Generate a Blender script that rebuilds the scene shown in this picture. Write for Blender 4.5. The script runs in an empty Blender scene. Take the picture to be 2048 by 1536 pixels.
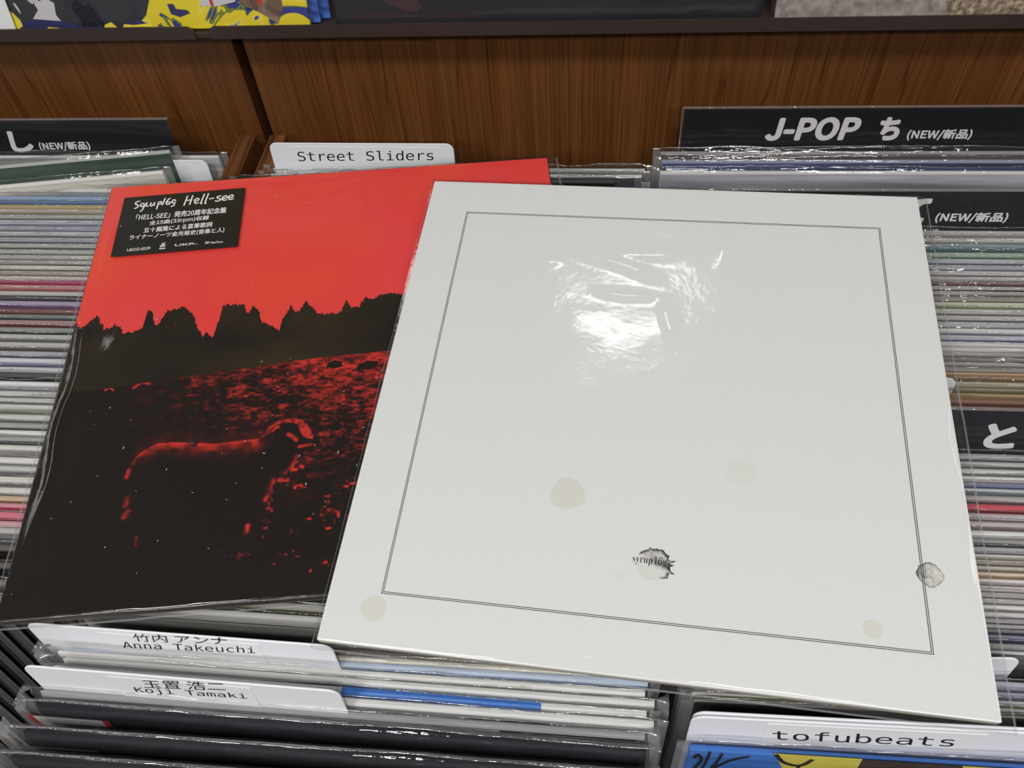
import bpy, bmesh, math, random
import numpy as np
from mathutils import Matrix, Vector
random.seed(7)
sc = bpy.context.scene
C = sc.collection

# ------------------------------------------------------------------ camera, light, exposure
F_PX = 1640.0
CAMZ = 1.40
CAM_R = np.array([[0.9960581613762237, -0.022945024038472595, -0.08568351666272067],
                  [0.07063222852420184, 0.7895021856342322, 0.6096699001693257],
                  [-0.05365843316312677, 0.6133186975387628, -0.788010753606722]])   # right, up, forward
CAM_P = np.array([0, 0, CAMZ])
cam_d = bpy.data.cameras.new('camera')
cam = bpy.data.objects.new('camera', cam_d)
C.objects.link(cam)
mw = Matrix.Identity(4)
for i in range(3):
    mw[i][0], mw[i][1], mw[i][2], mw[i][3] = CAM_R[i, 0], CAM_R[i, 1], -CAM_R[i, 2], CAM_P[i]
cam.matrix_world = mw
cam_d.sensor_width = 36.0
cam_d.lens = F_PX / 2048 * 36.0
cam_d.clip_start = 0.02
sc.camera = cam

world = bpy.data.worlds.new('shop_ambient')
sc.world = world
world.use_nodes = True
world.node_tree.nodes['Background'].inputs[0].default_value = (0.95, 0.97, 1.0, 1)
world.node_tree.nodes['Background'].inputs[1].default_value = 0.55

def area(name, loc, sx, sy, power, col=(1, 0.97, 0.93), target=None):
    d = bpy.data.lights.new(name, 'AREA')
    d.shape = 'RECTANGLE'; d.size = sx; d.size_y = sy
    d.energy = power; d.color = col
    o = bpy.data.objects.new(name, d); C.objects.link(o)
    o.location = loc
    return o
CEIL = 2.72
LZ = CEIL - 0.02
area('ceiling_lamp_or_fill', (0.02, 1.33, LZ), 0.22, 0.13, 7, (1, 0.99, 0.97))
area('ceiling_lamp_or_fill', (0.35, -0.70, LZ), 0.45, 0.30, 48, (1, 0.99, 0.97))
area('ceiling_lamp_or_fill', (-0.75, -0.70, LZ), 0.45, 0.30, 46, (1, 0.99, 0.97))
area('ceiling_lamp_or_fill', (1.4, 0.7, LZ), 0.3, 0.8, 16, (1, 0.99, 0.97))
area('ceiling_lamp_or_fill', (-1.7, 0.9, LZ), 0.3, 0.8, 14, (1, 0.99, 0.97))
area('ceiling_lamp_or_fill', (0.9, -1.9, LZ), 0.8, 0.3, 88, (1, 0.99, 0.97))  # front fill, added to brighten the upright cards and panel
area('ceiling_lamp_or_fill', (-0.9, -1.9, LZ), 0.8, 0.3, 88, (1, 0.99, 0.97))  # second added front fill for the upright faces

vs = sc.view_settings
vs.view_transform = 'Standard'
vs.look = 'None'
vs.gamma = 1.0
vs.use_curve_mapping = False
vs.exposure = -1.70
sc.cycles.transparent_max_bounces = 48
sc.cycles.max_bounces = 8

# ------------------------------------------------------------------ helpers
ZT = CAMZ - 0.425            # height of the record tops in the bins
LEAN = math.radians(6.5)     # the records lean away from the shopper
H = 0.3145
FLOORZ = ZT - H * math.cos(LEAN) - 0.0012

def ray(u, v):
    return CAM_R @ np.array([(u - 1024) / F_PX, (768 - v) / F_PX, 1.0])
def onZ(u, v, z):
    r = ray(u, v); return CAM_P + r * ((z - CAMZ) / r[2])
def onY(u, v, y):
    r = ray(u, v); return CAM_P + r * (y / r[1])
def onPlane(u, v, p, n):
    r = ray(u, v); return CAM_P + r * (np.dot(p - CAM_P, n) / np.dot(r, n))

def lin(c):
    c = c / 255.0
    return c / 12.92 if c <= 0.04045 else ((c + 0.055) / 1.055) ** 2.4
def rgb(r, g, b, a=1.0):
    return (lin(r), lin(g), lin(b), a)

def tag(o, label=None, cat=None, group=None, kind=None):
    if label: o['label'] = label
    if cat: o['category'] = cat
    if group: o['group'] = group
    if kind: o['kind'] = kind
    return o
def empty(name, m, label, cat, group=None):
    o = bpy.data.objects.new(name, None); C.objects.link(o)
    o.empty_display_size = 0.02
    o.matrix_world = m
    return tag(o, label, cat, group)
def add(name, me, mats, parent=None, loc=None):
    o = bpy.data.objects.new(name, me); C.objects.link(o)
    if mats and not me.materials:
        for m in (mats if isinstance(mats, (list, tuple)) else [mats]):
            me.materials.append(m)
    if parent: o.parent = parent
    if loc is not None: o.location = loc
    return o
def mesh(name, verts, faces, mi=None, smooth=False):
    me = bpy.data.meshes.new(name)
    me.from_pydata([tuple(map(float, v)) for v in verts], [], faces)
    if mi is not None: me.polygons.foreach_set('material_index', mi)
    if smooth: me.polygons.foreach_set('use_smooth', [True] * len(me.polygons))
    me.update()
    return me
def grid_mesh(name, P, mi=None, smooth=True):
    """P: (rows, cols, 3) array of points."""
    r, c = P.shape[:2]
    idx = np.arange(r * c).reshape(r, c)
    f = np.stack([idx[:-1, :-1], idx[:-1, 1:], idx[1:, 1:], idx[1:, :-1]], -1).reshape(-1, 4)
    return mesh(name, P.reshape(-1, 3), f.tolist(), mi, smooth)
def box_bm(bm, x0, x1, y0, y1, z0, z1):
    v = [bm.verts.new((x, y, z)) for x in (x0, x1) for y in (y0, y1) for z in (z0, z1)]
    for f in ((0, 1, 3, 2), (4, 6, 7, 5), (0, 4, 5, 1), (2, 3, 7, 6), (0, 2, 6, 4), (1, 5, 7, 3)):
        bm.faces.new([v[i] for i in f])
def box(name, x0, x1, y0, y1, z0, z1, bevel=0.0, seg=2):
    bm = bmesh.new(); box_bm(bm, x0, x1, y0, y1, z0, z1)
    bmesh.ops.recalc_face_normals(bm, faces=bm.faces)
    if bevel:
        bmesh.ops.bevel(bm, geom=bm.edges[:], offset=bevel, segments=seg, affect='EDGES', profile=0.5)
    me = bpy.data.meshes.new(name); bm.to_mesh(me); bm.free()
    return me
def extrude_poly(name, pts, thick, axis='y', smooth=False):
    """pts: 2-D outline (counter-clockwise) -> slab of the given thickness behind it."""
    n = len(pts)
    if axis == 'y':
        v = [(p[0], 0, p[1]) for p in pts] + [(p[0], thick, p[1]) for p in pts]
    elif axis == 'x':
        v = [(0, p[0], p[1]) for p in pts] + [(thick, p[0], p[1]) for p in pts]
    else:
        v = [(p[0], p[1], 0) for p in pts] + [(p[0], p[1], thick) for p in pts]
    f = [list(range(n)), list(range(2 * n - 1, n - 1, -1))]
    f += [[i, i + n, (i + 1) % n + n, (i + 1) % n] for i in range(n)]
    me = mesh(name, v, f)
    bm = bmesh.new(); bm.from_mesh(me); bmesh.ops.recalc_face_normals(bm, faces=bm.faces); bm.to_mesh(me); bm.free()
    return me

def vnoise(x, y, seed=0):
    """smooth value noise on numpy arrays, about -1..1"""
    xi, yi = np.floor(x).astype(np.int64), np.floor(y).astype(np.int64)
    fx, fy = x - xi, y - yi
    fx, fy = fx * fx * fx * (fx * (fx * 6 - 15) + 10), fy * fy * fy * (fy * (fy * 6 - 15) + 10)
    def h(a, b):
        n = (a * 374761393 + b * 668265263 + seed * 1442695041) & 0xffffffff
        n = ((n ^ (n >> 13)) * 1274126177) & 0xffffffff
        return ((n ^ (n >> 16)) & 0xffff) / 32767.5 - 1
    a = h(xi, yi) * (1 - fx) + h(xi + 1, yi) * fx
    b = h(xi, yi + 1) * (1 - fx) + h(xi + 1, yi + 1) * fx
    return a * (1 - fy) + b * fy

# ------------------------------------------------------------------ materials
def new_mat(name):
    m = bpy.data.materials.new(name); m.use_nodes = True
    nt = m.node_tree; nt.nodes.clear()
    out = nt.nodes.new('ShaderNodeOutputMaterial')
    return m, nt, out
def N(nt, t, **kw):
    n = nt.nodes.new(t)
    for k, v in kw.items():
        if k.startswith('i_'):
            key = k[2:]
            n.inputs[int(key) if key.isdigit() else key.replace('_', ' ')].default_value = v
        else: setattr(n, k, v)
    return n
def L(nt, a, b): nt.links.new(a, b)
def ramp(nt, stops, interp='LINEAR'):
    n = nt.nodes.new('ShaderNodeValToRGB'); cr = n.color_ramp; cr.interpolation = interp
    while len(cr.elements) < len(stops): cr.elements.new(0.5)
    for e, (p, c) in zip(cr.elements, stops): e.position = p; e.color = c
    return n
def plain(name, col, rough=0.5, spec=0.5, metallic=0.0, noise=0.0, scale=200):
    m, nt, out = new_mat(name)
    b = N(nt, 'ShaderNodeBsdfPrincipled')
    b.inputs['Base Color'].default_value = col
    b.inputs['Roughness'].default_value = rough
    b.inputs['Specular IOR Level'].default_value = spec
    b.inputs['Metallic'].default_value = metallic
    if noise:
        tc = N(nt, 'ShaderNodeTexCoord'); nz = N(nt, 'ShaderNodeTexNoise'); nz.inputs['Scale'].default_value = scale
        L(nt, tc.outputs['Object'], nz.inputs['Vector'])
        r = ramp(nt, [(0.3, tuple(c * (1 - noise) for c in col[:3]) + (1,)), (0.7, tuple(min(1, c * (1 + noise)) for c in col[:3]) + (1,))])
        L(nt, nz.outputs['Fac'], r.inputs['Fac']); L(nt, r.outputs['Color'], b.inputs['Base Color'])
    L(nt, b.outputs[0], out.inputs[0])
    return m

def film_mat(name, haze=0.05, base=0.07, rough=0.10, bump=0.25, bscale=220, tint=0.985, edge=False):
    """thin clear plastic: mostly see-through, glossy at grazing angles, faint haze"""
    m, nt, out = new_mat(name)
    tc = N(nt, 'ShaderNodeTexCoord')
    nz = N(nt, 'ShaderNodeTexNoise'); nz.inputs['Scale'].default_value = bscale; nz.inputs['Detail'].default_value = 3
    L(nt, tc.outputs['Object'], nz.inputs['Vector'])
    bp = N(nt, 'ShaderNodeBump'); bp.inputs['Strength'].default_value = bump; bp.inputs['Distance'].default_value = 0.001
    L(nt, nz.outputs['Fac'], bp.inputs['Height'])
    tr = N(nt, 'ShaderNodeBsdfTransparent'); tr.inputs[0].default_value = (tint, tint, tint, 1)
    gl = N(nt, 'ShaderNodeBsdfGlossy'); gl.inputs['Roughness'].default_value = rough
    L(nt, bp.outputs[0], gl.inputs['Normal'])
    lw = N(nt, 'ShaderNodeLayerWeight'); lw.inputs['Blend'].default_value = 0.5
    pw = N(nt, 'ShaderNodeMath', operation='POWER'); pw.inputs[1].default_value = 4.0
    L(nt, lw.outputs['Facing'], pw.inputs[0])
    ml = N(nt, 'ShaderNodeMath', operation='MULTIPLY_ADD'); ml.inputs[1].default_value = 0.45; ml.inputs[2].default_value = base
    L(nt, pw.outputs[0], ml.inputs[0])
    mx = N(nt, 'ShaderNodeMixShader'); L(nt, ml.outputs[0], mx.inputs[0]); L(nt, tr.outputs[0], mx.inputs[1]); L(nt, gl.outputs[0], mx.inputs[2])
    df = N(nt, 'ShaderNodeBsdfDiffuse'); df.inputs[0].default_value = (0.85, 0.86, 0.87, 1)
    m2 = N(nt, 'ShaderNodeMixShader'); m2.inputs[0].default_value = haze
    L(nt, mx.outputs[0], m2.inputs[1]); L(nt, df.outputs[0], m2.inputs[2])
    L(nt, m2.outputs[0], out.inputs[0])
    return m

FILM = film_mat('clear_film', haze=0.011, base=0.048, rough=0.06, bump=0.6, bscale=110)
FILM_EDGE = film_mat('clear_film_fold', haze=0.10, base=0.22, rough=0.10, bump=0.8, bscale=150)  # whiter and shinier than the sheets: bright fold highlights put into the film
FILM_BIG = film_mat('smooth_clear_film', haze=0.004, base=0.034, rough=0.10, bump=0.10, bscale=300)
FILM_BIG_EDGE = film_mat('smooth_clear_film_fold', haze=0.13, base=0.28, rough=0.12, bump=0.2, bscale=120)  # same painted bright line for the rims of the lying bags

def sleeve_mat():
    """printed card: each record carries its own colour on the object (alpha = how pale its cut edge is)"""
    m, nt, out = new_mat('printed_card')
    oi = N(nt, 'ShaderNodeObjectInfo')
    tc = N(nt, 'ShaderNodeTexCoord')
    mp = N(nt, 'ShaderNodeMapping'); mp.inputs['Scale'].default_value = (7, 1, 160)
    L(nt, tc.outputs['Object'], mp.inputs['Vector'])
    cx = N(nt, 'ShaderNodeCombineXYZ')
    k = N(nt, 'ShaderNodeMath', operation='MULTIPLY'); k.inputs[1].default_value = 40
    L(nt, oi.outputs['Random'], k.inputs[0]); L(nt, k.outputs[0], cx.inputs[1])
    av = N(nt, 'ShaderNodeVectorMath', operation='ADD'); L(nt, mp.outputs[0], av.inputs[0]); L(nt, cx.outputs[0], av.inputs[1])
    nz = N(nt, 'ShaderNodeTexNoise'); nz.inputs['Scale'].default_value = 1.0; nz.inputs['Detail'].default_value = 4
    L(nt, av.outputs[0], nz.inputs['Vector'])
    mr = N(nt, 'ShaderNodeMapRange'); mr.inputs[1].default_value = 0.3; mr.inputs[2].default_value = 0.7; mr.inputs[3].default_value = 0.55; mr.inputs[4].default_value = 1.35
    L(nt, nz.outputs['Fac'], mr.inputs[0])
    vm = N(nt, 'ShaderNodeVectorMath', operation='SCALE'); L(nt, oi.outputs['Color'], vm.inputs[0]); L(nt, mr.outputs[0], vm.inputs['Scale'])
    b = N(nt, 'ShaderNodeBsdfPrincipled'); b.inputs['Roughness'].default_value = 0.45; b.inputs['Specular IOR Level'].default_value = .15
    L(nt, vm.outputs[0], b.inputs['Base Color']); L(nt, b.outputs[0], out.inputs[0])
    m2, nt, out = new_mat('card_edge')
    oi = N(nt, 'ShaderNodeObjectInfo')
    mx = N(nt, 'ShaderNodeMix', data_type='RGBA'); mx.inputs[7].default_value = (0.78, 0.77, 0.74, 1)
    L(nt, oi.outputs['Alpha'], mx.inputs[0]); L(nt, oi.outputs['Color'], mx.inputs[6])
    b = N(nt, 'ShaderNodeBsdfPrincipled'); b.inputs['Roughness'].default_value = 0.6; b.inputs['Specular IOR Level'].default_value = .12
    L(nt, mx.outputs[2], b.inputs['Base Color']); L(nt, b.outputs[0], out.inputs[0])
    return m, m2
CARD, CARD_EDGE = sleeve_mat()
INNER = plain('inner_sleeve_paper', rgb(205, 203, 198), 0.8)

def wood_mat(name, scale, dark=(38, 18, 8), mid=(92, 50, 21), light=(116, 66, 29), rough=0.42):
    m, nt, out = new_mat(name)
    tc = N(nt, 'ShaderNodeTexCoord')
    mp = N(nt, 'ShaderNodeMapping'); mp.inputs['Scale'].default_value = scale
    L(nt, tc.outputs['Object'], mp.inputs['Vector'])
    n1 = N(nt, 'ShaderNodeTexNoise'); n1.inputs['Scale'].default_value = 1.0; n1.inputs['Detail'].default_value = 6; n1.inputs['Roughness'].default_value = 0.62; n1.inputs['Distortion'].default_value = 0.3
    L(nt, mp.outputs[0], n1.inputs['Vector'])
    r1 = ramp(nt, [(0.25, rgb(*dark)), (0.42, rgb(*[int(a * .6 + b * .4) for a, b in zip(mid, dark)])), (0.5, rgb(*mid)), (0.72, rgb(*light))])
    L(nt, n1.outputs['Fac'], r1.inputs['Fac'])
    mp2 = N(nt, 'ShaderNodeMapping'); mp2.inputs['Scale'].default_value = (scale[0] * 0.085, scale[1] * 0.12, scale[2] * 0.12)
    mp2.inputs['Location'].default_value = (3.3, 1.1, 7.7)
    L(nt, tc.outputs['Object'], mp2.inputs['Vector'])
    n2 = N(nt, 'ShaderNodeTexNoise'); n2.inputs['Scale'].default_value = 1.0; n2.inputs['Detail'].default_value = 2
    L(nt, mp2.outputs[0], n2.inputs['Vector'])
    # thin dark veneer joints
    r2 = ramp(nt, [(0.0, (1, 1, 1, 1)), (0.462, (1, 1, 1, 1)), (0.474, (0.5, 0.46, 0.43, 1)), (0.486, (0.96, 0.95, 0.93, 1)), (0.62, (0.85, 0.82, 0.8, 1)), (1.0, (1, 1, 1, 1))])
    L(nt, n2.outputs['Fac'], r2.inputs['Fac'])
    mul = N(nt, 'ShaderNodeMix', data_type='RGBA', blend_type='MULTIPLY'); mul.inputs[0].default_value = 1
    L(nt, r1.outputs[0], mul.inputs[6]); L(nt, r2.outputs[0], mul.inputs[7])
    b = N(nt, 'ShaderNodeBsdfPrincipled'); b.inputs['Roughness'].default_value = rough
    bp = N(nt, 'ShaderNodeBump'); bp.inputs['Strength'].default_value = 0.15; bp.inputs['Distance'].default_value = 0.0004
    L(nt, n1.outputs['Fac'], bp.inputs['Height']); L(nt, bp.outputs[0], b.inputs['Normal'])
    L(nt, mul.outputs[2], b.inputs['Base Color']); L(nt, b.outputs[0], out.inputs[0])
    return m
WOOD = wood_mat('brown_veneer', (620, 20, 9), dark=(84, 49, 22), mid=(108, 65, 30), light=(124, 78, 38))
WOOD_TOP = wood_mat('brown_veneer_edge', (160, 5, 30), mid=(112, 70, 36), light=(134, 88, 48))
METAL = plain('brown_painted_metal', rgb(58, 47, 43), 0.42, noise=0.08, scale=300)
DARK = plain('dark_bin_interior', rgb(24, 20, 18), 0.8)  # near-black base paints in the shade down between the records
WHITE_PL = plain('white_plastic', rgb(238, 238, 243), 0.32)
TAPE = plain('label_tape_white', rgb(240, 240, 242), 0.28)
BLACK_PL = plain('black_card', rgb(24, 25, 30), 0.4, 0.15)
INK = plain('black_print', rgb(24, 22, 26), 0.5)
WHITE_INK = plain('white_print', rgb(226, 222, 222), 0.45)
PAPER = plain('white_cover_paper', rgb(223, 225, 223), 0.55, noise=0.015, scale=500)

# ------------------------------------------------------------------ lettering
FONTDIR = bpy.utils.system_resource('DATAFILES', path='fonts')
_fonts = {}
def font(fn):
    if fn is None: return None
    if fn not in _fonts:
        try: _fonts[fn] = bpy.data.fonts.load(FONTDIR + '/' + fn)
        except Exception: _fonts[fn] = None
    return _fonts[fn]
def text_mesh(body, fn=None, bold=0.0):
    c = bpy.data.curves.new('lettering', 'FONT'); c.body = body
    f = font(fn)
    if f: c.font = f
    c.resolution_u = 4
    if bold < 0: c.offset = bold
    o = bpy.data.objects.new('lettering', c); C.objects.link(o)
    dg = bpy.context.evaluated_depsgraph_get()
    me = bpy.data.meshes.new_from_object(o.evaluated_get(dg))
    bpy.data.objects.remove(o); bpy.data.curves.remove(c)
    return me
def lettering(name, body, parent, bl, br, tl, mat, fn=None, bold=0.0):
    """letters whose bounding box is laid over the local parallelogram bl, br, tl (3-vectors)"""
    me = text_mesh(body, fn, bold)
    n = len(me.vertices)
    co = np.empty(n * 3); me.vertices.foreach_get('co', co); co = co.reshape(-1, 3)
    lo, hi = co.min(0), co.max(0)
    s = (co[:, :1] - lo[0]) / (hi[0] - lo[0]); t = (co[:, 1:2] - lo[1]) / (hi[1] - lo[1])
    bl, br, tl = map(np.asarray, (bl, br, tl))
    if bold > 0:                                   # the heavier strokes stay inside the given box
        bx = bold * np.linalg.norm(tl - bl) / np.linalg.norm(br - bl)
        s = bx + s * (1 - 2 * bx); t = bold + t * (1 - 2 * bold)
    P = bl + s * (br - bl) + t * (tl - bl)
    me.vertices.foreach_set('co', P.ravel()); me.materials.clear(); me.update()
    if bold > 0:                                   # heavier weight: the glyphs overlaid with small shifts
        faces = [tuple(p.vertices) for p in me.polygons]
        up = (tl - bl) / np.linalg.norm(tl - bl) * bold * np.linalg.norm(tl - bl); rt = (br - bl) / np.linalg.norm(br - bl) * np.linalg.norm(up)
        V, Fc = [], []; nn = np.cross(rt, up); nn = nn / np.linalg.norm(nn) * 4e-6
        for k in range(17):
            d = nn * 17 if k == 16 else nn * k + rt * math.cos(k * math.pi / 8) + up * math.sin(k * math.pi / 8)
            o = len(V); V += (P + d).tolist(); Fc += [tuple(i + o for i in f) for f in faces]
        bpy.data.meshes.remove(me); me = mesh(name, V, Fc)
    return add(name, me, mat, parent)

# ------------------------------------------------------------------ room
def plane_obj(name, pts, mat):
    o = add(name, mesh(name, pts, [list(range(len(pts)))]), mat); return tag(o, kind='structure')
FLOOR_M = plain('shop_floor_vinyl', rgb(96, 90, 84), 0.5, noise=0.1, scale=8)
CEIL_M = plain('ceiling_paint', rgb(128, 128, 128), 0.9)
plane_obj('floor', [(-5, -4, 0), (5, -4, 0), (5, 5, 0), (-5, 5, 0)], FLOOR_M)
plane_obj('ceiling', [(-5, -4, CEIL), (-5, 5, CEIL), (5, 5, CEIL), (5, -4, CEIL)], CEIL_M)

# ------------------------------------------------------------------ record browsers
PY = 0.614            # face of the wooden back panels
LY = 0.582            # front of the metal lip above them
LIP_T, LIP_B = CAMZ - 0.3145, CAMZ - 0.3245
def rounded_rect(x0, x1, z0, z1, r, corners='tl tr', n=5):
    p = []
    def arc(cx, cz, a0):
        for i in range(n + 1):
            a = math.radians(a0 + 90 * i / n); p.append((cx + r * math.cos(a), cz + r * math.sin(a)))
    (arc(x0 + r, z0 + r, 180) if 'bl' in corners else p.append((x0, z0)))
    (arc(x1 - r, z0 + r, 270) if 'br' in corners else p.append((x1, z0)))
    (arc(x1 - r, z1 - r, 0) if 'tr' in corners else p.append((x1, z1)))
    (arc(x0 + r, z1 - r, 90) if 'tl' in corners else p.append((x0, z1)))
    return p
def browser(label, x0, x1, px0, px1, lx0, lx1, lip_round, cheek_x):
    """bin floor, front board, back panel with cheeks, upper display shelf with a metal lip"""
    root = empty('record_browser', Matrix.Translation((x0, 0, FLOORZ)), label, 'record bin')
    inv = Matrix.Translation((-x0, 0, -FLOORZ))
    def put(name, me, mat):
        o = add(name, me, mat, root); o.matrix_parent_inverse = Matrix.Identity(4)
        me.transform(inv); return o
    put('bin_floor', box('bin_floor', x0, x1, 0.0, PY + 0.018, FLOORZ - 0.018, FLOORZ, 0.001), DARK)
    put('front_board', box('front_board', x0, x1, -0.018, -0.0005, FLOORZ - 0.02, ZT - 0.10, 0.002), WOOD)
    put('back_panel', box('back_panel', px0, px1, PY, PY + 0.018, FLOORZ + 0.0005, LIP_B - 0.0003, 0.0008), WOOD)
    put('plinth', box('plinth', x0 + 0.02, x1 - 0.02, 0.05, PY, 0.001, FLOORZ - 0.0185, 0.002), DARK)
    put('display_shelf', box('display_shelf', px0, px1, LY + 0.0016, 0.95, LIP_B, LIP_B + 0.004, 0.0005), METAL)
    put('upper_back', box('upper_back', px0, px1, 0.80, 0.812, LIP_B + 0.0045, LIP_B + 0.25, 0.001), WOOD)
    lm = extrude_poly('shelf_lip', rounded_rect(lx0, lx1, LIP_B, LIP_T, 0.0055, lip_round), 0.0014)
    lm.transform(Matrix.Translation((0, LY, 0)))
    put('shelf_lip', lm, METAL)
    for cx in cheek_x:
        prof = [(0.6015, FLOORZ + 0.0005), (0.6015, ZT), (0.49, ZT), (0.475, ZT - 0.012), (0.455, ZT - 0.09), (0.45, FLOORZ + 0.0005)]
        cm = extrude_poly('side_cheek', prof, 0.0150, axis='x')
        cm.transform(Matrix.Translation((cx, 0, 0)))
        bm = bmesh.new(); bm.from_mesh(cm); bmesh.ops.bevel(bm, geom=bm.edges[:], offset=0.0006, segments=1, affect='EDGES'); bm.to_mesh(cm); bm.free()
        put('side_cheek', cm, WOOD_TOP)
    return root
xl1 = onY(390, 70, LY)[0]; xr0 = onY(418, 65, LY)[0]
browser('brown veneered record bin on the left with rounded metal shelf lip', -1.02, -0.2925, -1.02, -0.2925, -1.02, xl1, 'tr', [-0.3085])
wide = browser('wide brown veneered record bin behind the red and white records', -0.2835, 1.08, -0.2835, 1.08, xr0, 1.08, 'tl', [-0.2805, 0.3845])

fl = box('gap_light_block', -.305, -.262, PY + .0185, PY + .026, FLOORZ + .001, LIP_B - .0005, .0005); fl.transform(Matrix.Translation((.2835, 0, -FLOORZ)))  # added dark strip, blocks light through the panel gap so it stays dark
add('gap_light_block', fl, DARK, wide)
# ------------------------------------------------------------------ bagged records standing in the bins
W = 0.3145
def sleeve_mesh(t, w=W, h=H, name='sleeve'):
    """folded card sleeve: rounded spine at the left, two card leaves open at the right, rounded fold on top"""
    r = t / 2
    prof = [(0, 0), (0, h - r)] + [(r - r * math.cos(math.radians(a)), h - r + r * math.sin(math.radians(a))) for a in (35, 70, 110, 145)] + [(t, h - r), (t, 0)]
    n = len(prof)
    xs = [(-w / 2, 0.35, 0.0), (-w / 2 + r * 0.5, 0.9, 0), (-w / 2 + r, 1.0, 0), (w / 2, 1.0, 0)]
    v = []; f = []; mi = []
    for x, k, _ in xs:
        for y, z in prof: v.append((x, r + (y - r) * k, z))
    # open right end: leaf thickness then a recess
    q = 0.72
    for y, z in prof: v.append((w / 2, r + (y - r) * q, min(z, h - 0.0004)))
    for y, z in prof: v.append((w / 2 - 0.004, r + (y - r) * q, min(z, h - 0.0004)))
    rows = len(xs) + 2
    for i in range(rows - 1):
        for j in range(n - 1):
            a = i * n + j
            f.append([a, a + 1, a + n + 1, a + n]); mi.append(1 if (i >= 3 or 1 <= j <= 5 or i == 0) else 0)
        f.append([i * n + n - 1, i * n, (i + 1) * n, (i + 1) * n + n - 1]); mi.append(1)
    f.append(list(range(n))); mi.append(1)
    f.append([(rows - 1) * n + j for j in range(n - 1, -1, -1)]); mi.append(1)
    me = mesh(name, v, f, mi)
    bm = bmesh.new(); bm.from_mesh(me); bmesh.ops.recalc_face_normals(bm, faces=bm.faces); bm.to_mesh(me); bm.free()
    me.materials.append(CARD); me.materials.append(CARD_EDGE)
    return me
def bag_mesh(t, seed, left=0.006, right=0.007, top=0.005, wob=0.0009, curl=0.0, nc=60):
    """clear bag around a sleeve: front and back sheet meeting in a crumpled ridge on top"""
    xs = np.linspace(-W / 2 - left, W / 2 + right, nc)
    rows = [('f', 0.0), ('f', 0.18), ('f', 0.25), ('f', 0.275), ('f', 0.288), ('f', 0.297), ('f', 0.304), ('f', 0.310), ('f', H),
            ('r', 0.4), ('r', 0.85), ('r', 1.0), ('b', 0.8), ('b', H), ('b', 0.304), ('b', 0.285), ('b', 0.25), ('b', 0.0)]
    P = np.zeros((len(rows), nc, 3))
    edge = np.minimum(1, np.minimum((xs - xs[0]) / (left + 1e-6), (xs[-1] - xs) / (right + 1e-6)))
    edge = np.clip(edge, 0, 1) ** 0.7
    ridge = top * (0.84 + 0.16 * vnoise(xs * 30, xs * 0 + 3.1, seed)) + 0.0009 * vnoise(xs * 210, xs * 0 + 9, seed + 5) * np.clip(.4 + vnoise(xs * 25, xs * 0 + 2, seed + 6), 0, 1)
    lean = vnoise(xs * 22, xs * 0 + 1.7, seed + 2)
    for i, (k, z) in enumerate(rows):
        n1 = vnoise(xs * 55, xs * 0 + i * 0.8, seed + 11) + 0.6 * vnoise(xs * 170, xs * 0 + i * 1.3, seed + 17)
        if k == 'f':
            y = -0.0005 - wob * (0.5 + 0.5 * n1) * (0.25 + 0.75 * min(1, z / H)); zz = z + 0 * xs
        elif k == 'b' and z > 0.5:
            y = t * 0.8 + 0.0005 * lean; zz = H + ridge * 0.55
        elif k == 'b':
            y = t + 0.0004 + 0.3 * wob * (0.5 + 0.5 * n1); zz = z + 0 * xs
        else:
            y = t * (0.15 + 0.35 * z) + 0.0012 * lean * z + 0.0003 * n1; zz = H + ridge * z
        mid = t / 2 + curl * (1 - edge) * (vnoise(xs * 0 + z * 30, xs * 60, seed + 31))
        P[i, :, 0] = xs; P[i, :, 1] = mid + (y - mid) * edge
        P[i, :, 2] = np.where(edge < 1, np.minimum(zz, H + top * 0.6), zz) + 0.0004
    mi = []
    for i in range(len(rows) - 1):
        mi += [1 if (rows[i][0] == 'r' and rows[i][1] > 0.8) or (j in (0, nc - 2)) else 0 for j in range(nc - 1)]
    me = grid_mesh('plastic_bag', P, mi)
    me.materials.append(FILM); me.materials.append(FILM_EDGE)
    return me
_sl, _bg = {}, {}
def get_sleeve(t):
    k = round(t * 10000)
    if k not in _sl: _sl[k] = sleeve_mesh(t)
    return _sl[k]
def get_bag(t, var, **kw):
    k = (round(t * 10000), var, tuple(sorted(kw.items())))
    if k not in _bg: _bg[k] = bag_mesh(t, 100 + var * 13, **kw)
    return _bg[k]
INNER_ME = box('inner_sleeve', -W / 2 + 0.006, W / 2 - 0.0012, -0.0003, 0.0003, 0.003, H - 0.004, 0.0001, 1)
def stand(x, y, rz=0.0, lean=LEAN, zt=ZT, h=H):
    """matrix whose origin is the bottom front centre of a slab whose top front edge is at (x, y, zt)"""
    R = Matrix.Rotation(rz, 4, 'Z') @ Matrix.Rotation(-lean, 4, 'X')
    top = Vector((x, y, zt)); o = top - (R @ Vector((0, 0, h)))
    return Matrix.Translation(o) @ R
def record(x, y, col, label, group, t=0.0032, edge=0.3, rz=0.0, var=None, inner=False, lean=LEAN, bag=True, **bagkw):
    root = empty('record', stand(x, y, rz, lean), label, 'record', group)
    s = add('sleeve', get_sleeve(t), None, root); s.color = (*col[:3], edge)
    if bag:
        add('plastic_bag', get_bag(t, random.randrange(6) if var is None else var, **bagkw), None, root)
    if inner:
        add('inner_sleeve', INNER_ME, INNER, root, (0, t / 2, 0))
    return root

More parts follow.
